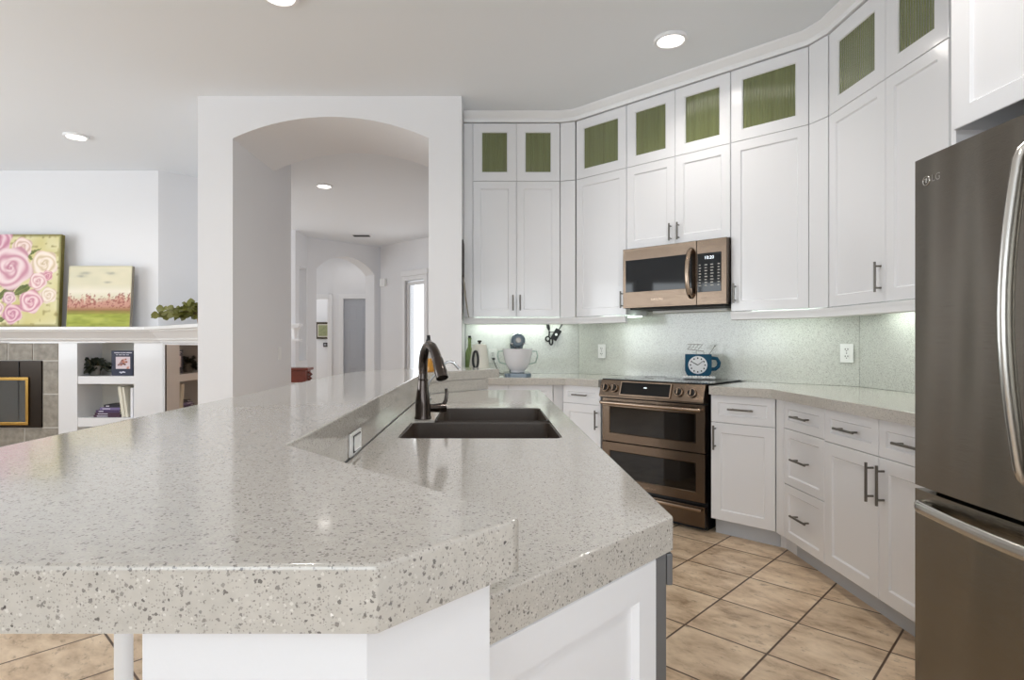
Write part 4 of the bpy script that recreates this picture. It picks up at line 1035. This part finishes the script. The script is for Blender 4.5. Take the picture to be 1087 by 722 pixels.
def meadow(U, V_):
    c = np.zeros(U.shape+(3,)) + (226, 218, 190)
    c = mixa(c, vnoise(U, V_*2, 7, 11)*.5, (206, 204, 178)); c = mixa(c, np.clip(1-np.abs(V_-.58)/.12, 0, 1)*.7, (244, 236, 222))
    for x, y, s_ in ((.25, .88, .06), (.66, .88, .05), (.62, .73, .04), (.2, .83, .05)): c = mixa(c, np.exp(-(((U-x)/(s_*1.4))**2+((V_-y)/(s_*.4))**2))*.4*(.5+vnoise(U, V_, 20, 6)), (120, 122, 116))
    edge = .47+.10*(vnoise(U, V_*0, 26, 12)-.5)+.05*vnoise(U, V_, 40, 3)
    c = mixa(c, np.clip((edge-V_)*12, 0, 1)*.85, (196, 136, 120))
    c = mixa(c, ((vnoise(U, V_, 50, 13) > .6) & (V_ < edge+.02) & (V_ > .30))*.6, (140, 70, 62))
    c = mixa(c, np.clip((.34-V_)*14, 0, 1)*.9, (150, 108, 62)); c = mixa(c, np.clip((.27-V_)*14, 0, 1), (166, 172, 62))
    c = mixa(c, (V_ < .27)*vnoise(U*.6, V_*2.4, 24, 15)*.5, (112, 124, 40)); c = mixa(c, (V_ < .2)*np.clip(vnoise(U*.5, V_*2.4, 12, 17)-.4, 0, 1), (206, 206, 110))
    e = np.minimum(np.minimum(U, 1-U), np.minimum(V_, 1-V_)); return mixa(c, np.clip((.02-e)/.02, 0, 1)*.4, (150, 140, 100))
py = 6.16
painting('painting', 'large rose painting in pinks with olive edges leaning on the mantel at left edge', PX(62, py)-.98, PX(62, py), 1.3609, 1.3609+.98, py, .05, roses, M['canvas_olive'], 3.0)
painting('painting', 'smaller landscape painting of pink flowers over green field on the mantel', PX(70, py), PX(137.5, py), 1.3618, 1.3618+.645, py, .045, meadow, M['canvas_side'], 4.5, 90)

# plants
def leafy(name, label, loc, n, spread, h, droop, m, potm, seed, size=.05, bias=(0, 0)):
    r = random.Random(seed)
    t = thing(name, label, 'plant', loc)
    MB().lathe([(0, 0), (.045, 0), (.050, .006), (.062, .085), (.066, .09), (.066, .105), (.058, .105), (.054, .09), (0, .09)], (0, 0, 0), 24).build('pot', potm, t)
    st = MB(); lf = MB()
    def leafm(p, d, s_):
        d = d.normalized(); sd = d.cross(Vector((r.uniform(-.6, .6), -1, r.uniform(-.2, .9))))
        sd = sd.normalized() if sd.length > .01 else Vector((1, 0, 0))
        up = sd.cross(d)
        sh = [(0, 0), (.25, .42), (.55, .5), (.85, .28), (1.1, 0)]
        mid = [lf.bm.verts.new(p + d*s_*a*1.0 + up*s_*(.10*math.sin(a*2.6)-.06)) for a, _ in sh]
        for q in (-1, 1):
            e = [mid[0]] + [lf.bm.verts.new(p + d*s_*a + sd*s_*b_*q + up*s_*.10) for a, b_ in sh[1:-1]] + [mid[-1]]
            for k in range(4):
                vs = [mid[k], mid[k+1], e[k+1], e[k]]; vs = [x for i, x in enumerate(vs) if x not in vs[:i]]
                if len(vs) > 2: lf.bm.faces.new(vs if q > 0 else vs[::-1])
    for k in range(n):
        a = r.uniform(0, 2*PI); rad = spread*r.uniform(.35, 1)
        e = Vector((math.cos(a)*rad+bias[0]*r.random(), math.sin(a)*rad*.6+bias[1]*r.random(), .065 + h*r.uniform(.2, 1)*(1-.6*rad/spread) - droop*(rad/spread)**2*r.random()))
        p0 = Vector((math.cos(a)*.03, math.sin(a)*.03, .09)); mid = (p0+e)/2 + Vector((0, 0, h*.25))
        pts = [p0*(1-q)**2 + mid*2*q*(1-q) + e*q*q for q in (k2/5 for k2 in range(6))]
        st.tube(pts, .0022, 5)
        for i in range(2, 6):
            d_ = (pts[i]-pts[i-1]).normalized() + Vector((r.uniform(-.8, .8), r.uniform(-.8, .8), r.uniform(-.7, .3)))
            leafm(pts[i], d_, size*r.uniform(.7, 1.25))
    st.build('stems', M['stem'], t); lo = lf.build('leaves', m, t)
    return t
leafy('trailing_ivy', 'dark trailing plant beside the navy book on the upper bookcase shelf', (PX(103, 6.4), 6.37, S1), 34, .17, .14, .07, M['leaf_dark'], M['pot_grey'], 5, .052)
leafy('pothos_plant', 'green trailing plant on the mantel beside the arch wall', (-2.60, 5.44, 1.3583), 64, .36, .17, .0, M['leaf'], M['pot'], 8, .066, (-.12, .05))

# books
def book(label, group, loc, rz, w_, h, t_, cover, flat=False, rx=0, ry=0, bands=0, name='book'):
    """upright: spine faces -y, w_ = depth into shelf; flat: lies down with its spine to -y"""
    o = thing(name, label, 'book', loc, rz, group); o.rotation_euler = (rx, ry, rz)
    if flat: X, Y, Z = h, w_, t_
    else: X, Y, Z = t_, w_, h
    c = .003
    b = MB()
    if flat: b.box(0, X, 0, Y, 0, c).box(0, X, 0, Y, Z-c, Z).box(0, X, 0, c, c, Z-c)
    else: b.box(0, c, 0, Y, 0, Z).box(X-c, X, 0, Y, 0, Z).box(c, X-c, 0, c, 0, Z)
    b.build('cover', cover, o)
    (MB().box(.004, X-.004, c, Y-.004, c, Z-c) if flat else MB().box(c, X-c, c, Y-.004, .004, Z-.004)).build('pages', M['paper'], o)
    if bands:
        q = MB()
        if flat: q.box(X*.12, X*.12+X*.2*bands, -.0008, 0, Z*.35, Z*.65)
        else: q.box(X*.3, X*.7, -.0008, 0, Z*.2, Z*.2+Z*.15*bands)
        q.build('spine_print', M['ink'], o)
    return o
# navy cookbook face out
nb = thing('book', 'navy book with floral cover picture facing out on the upper bookcase shelf', 'book', (PX(118.3, 6.33), 6.33, S1), 0)
nw, nh = .228, .268
MB().box(0, nw, 0, .03, 0, nh, .002).build('cover', M['navy'], nb)
def bouquet(U, V_):
    c = np.zeros(U.shape+(3,)) + (232, 216, 222)
    for k in range(26):
        r_ = np.random.default_rng(k); x, y = .5+r_.normal()*.18, .52+r_.normal()*.15; s_ = .06+.05*r_.random()
        c = mixa(c, np.clip((s_-np.hypot(U-x, V_-y))*30, 0, 1)*.9, [(150, 70, 50), (206, 130, 110), (100, 52, 40), (214, 160, 150), (120, 96, 110), (176, 100, 60)][k % 6])
    return c
pt = painting('cover_picture', 'x', 0, .155, 0, .130, 0, .001, bouquet, M['paper'], 0, 40)
pt.parent = nb; pt.location = (.125, -.0018, .072)
for k in ('label', 'category'): del pt[k]
q = pt.children
ps = [c_ for c_ in pt.children if c_.name.startswith('painted')][0]; ps.parent = nb; ps.location = (.125, -.0018, .072); ps.name = 'cover_picture_print'
for c_ in list(pt.children): bpy.data.objects.remove(c_)
bpy.data.objects.remove(pt); ps.name = 'cover_picture'
bl = MB(); x = .03
for k, l in enumerate((.062, .018, .034, .06)):
    bl.box(x, x+l, -.0012, 0, .240, .249); x += l+.005
x = .05
for l in (.02, .035, .03, .03): bl.box(x, x+l, -.0012, 0, .220, .2255); x += l+.008
bl.box(.085, .150, -.0012, 0, .030, .041).box(.098, .112, -.0012, 0, .022, .030).box(.12, .134, -.0012, 0, .041, .046)
bl.build('cover_print', M['ink'], nb)
by = 6.27
book('red and white slim book standing right of the navy book', None, (PX(139.0, 6.36), 6.40, S1), 0, .17, .225, .024, M['red_cover'], bands=2)
GB = 'books on the lower bookcase shelf'
xs0 = PX(100, by)
stack = [(.33, .024, M['plum'], 'plum book at the bottom of the flat stack on the lower bookcase shelf', -.01), (.30, .024, M['plum'], 'plum book with pale spine lettering second from bottom of the flat stack', .0),
         (.285, .028, M['purple'], 'thick purple book in the middle of the flat stack', .008), (.24, .026, M['lilac'], 'lilac book fourth from bottom of the flat stack', .05), (.20, .030, M['black_cover'], 'black book on top of the flat stack', .09)]
z = S2
for i, (L_, t_, m_, lab, dx) in enumerate(stack):
    book(lab, GB, (xs0+dx+.02, 6.245+.004*i, z), 0, .20, L_*.88, t_, m_, True, bands=2 if i in (0, 1, 3) else 1); z += t_
zs = S2
book('speckled ivory book leaning left beside the flat stack', GB, (PX(128.6, by)+.02, 6.25, zs), 0, .19, .325, .034, M['ivory_cover'], ry=-math.radians(8))
book('slimmer ivory book leaning against the first ivory book', GB, (PX(133.6, by)+.012, 6.25, zs), 0, .19, .322, .024, M['ivory_cover'], ry=-math.radians(8))
book('white book upright at the right end of the lower bookcase shelf', GB, (PX(138.3, by)+.008, 6.26, zs), 0, .19, .31, .026, M['white_cover'])

# ------------------------------------------------------------------ foyer things
tb = thing('console_table', 'carved red-brown wooden table in the foyer seen over the bar', 'table', (-3.06, 9.42, 0))
MB().box(-.34, .27, -.16, .16, .75, .79, .008).build('table_top', M['redwood'], tb)
MB().box(-.30, .23, -.13, .13, .56, .75, .004).build('drawer_box', M['redwood'], tb)
for x in (-.28, .21):
    for y in (-.11, .11):
        MB().lathe([(0, 0), (.018, 0), (.026, .02), (.020, .05), (.016, .10), (.030, .2), (.020, .28), (.034, .36), (.022, .44), (.030, .48), (.030, .559), (0, .559)], (x, y, 0), 16).build('leg', M['redwood'], tb)
MB().tube([(.232, 0, .60), (.275, 0, .62), (.24, 0, .65), (.28, 0, .68), (.235, 0, .72)], .022, 10).build('scroll', M['redwood'], tb)
wb = thing('wall_bracket', 'white carved wall bracket on the wall end seen left through the arch', 'bracket', (-3.09, 9.60, 1.21))
MB().box(-.11, .08, -.05, .13, .25, .29, .006).box(-.09, .06, -.04, .13, .22, .25, .004).build('abacus', M['trim'], wb)
MB().tube([(-.015, .03, .04), (-.015, .03, .10), (-.015, .03, .17), (-.015, .03, .22)], [.045, .055, .05, .075], 20).build('corbel', M['trim'], wb)
MB().box(-.10, .07, -.04, .13, .0, .04, .006).build('base_block', M['trim'], wb)
ch = thing('door_chime', 'small white square chime box high on the foyer wall beside the door', 'chime', (-1.945, 11.335, 2.34), -PI/4)
MB().box(-.08, .08, -.05, -.001, -.07, .07, .006).build('cover', M['white_plastic'], ch)
MB().box(-.055, .055, -.054, -.05, -.045, .045, .003).build('grille', M['trim'], ch)
fpix = thing('framed_picture', 'small dark-framed green picture on the wall beyond the foyer arch', 'picture', (PX(344, 13.98), 13.98, PZ(351, 13.98)))
w_, h = .19, .36
MB().box(-.19, .19, -.02, -.001, -.19, .19).build('mount', M['paper'], fpix)
MB().shaker(-.20, .20, -.20, .20, .02, .045, .008, -.028, True).build('frame', M['olive_frame'], fpix)
MB().box(-.13, .13, -.022, -.0205, -.13, .13).build('print', M['olive_print'], fpix)
th_ = thing('thermostat', 'small grey wall thermostat below the framed picture beyond the arch', 'thermostat', (PX(345.5, 13.98), 13.98, PZ(366, 13.98)))
MB().box(-.05, .05, -.03, -.001, -.05, .05, .008).build('case', M['slot'], th_)
MB().cyl((0, -.034, 0), (0, -.03, 0), .03).build('dial', M['chrome'], th_)

# front door daylight; added fill lights for the passage and the room beyond
area('front_door_daylight', (-1.10, 10.25, 1.4), (-1, -1, 0), .45, 2.0, 8, (.96, .98, 1))
area('passage_fill', (-2.75, 12.1, 2.95), (0, 0, -1), .6, .3, 1.6, (1, .97, .93))
area('beyond_fill', (-3.6, 13.3, 2.95), (0, 0, -1), .6, .3, 5, (1, .97, .93))
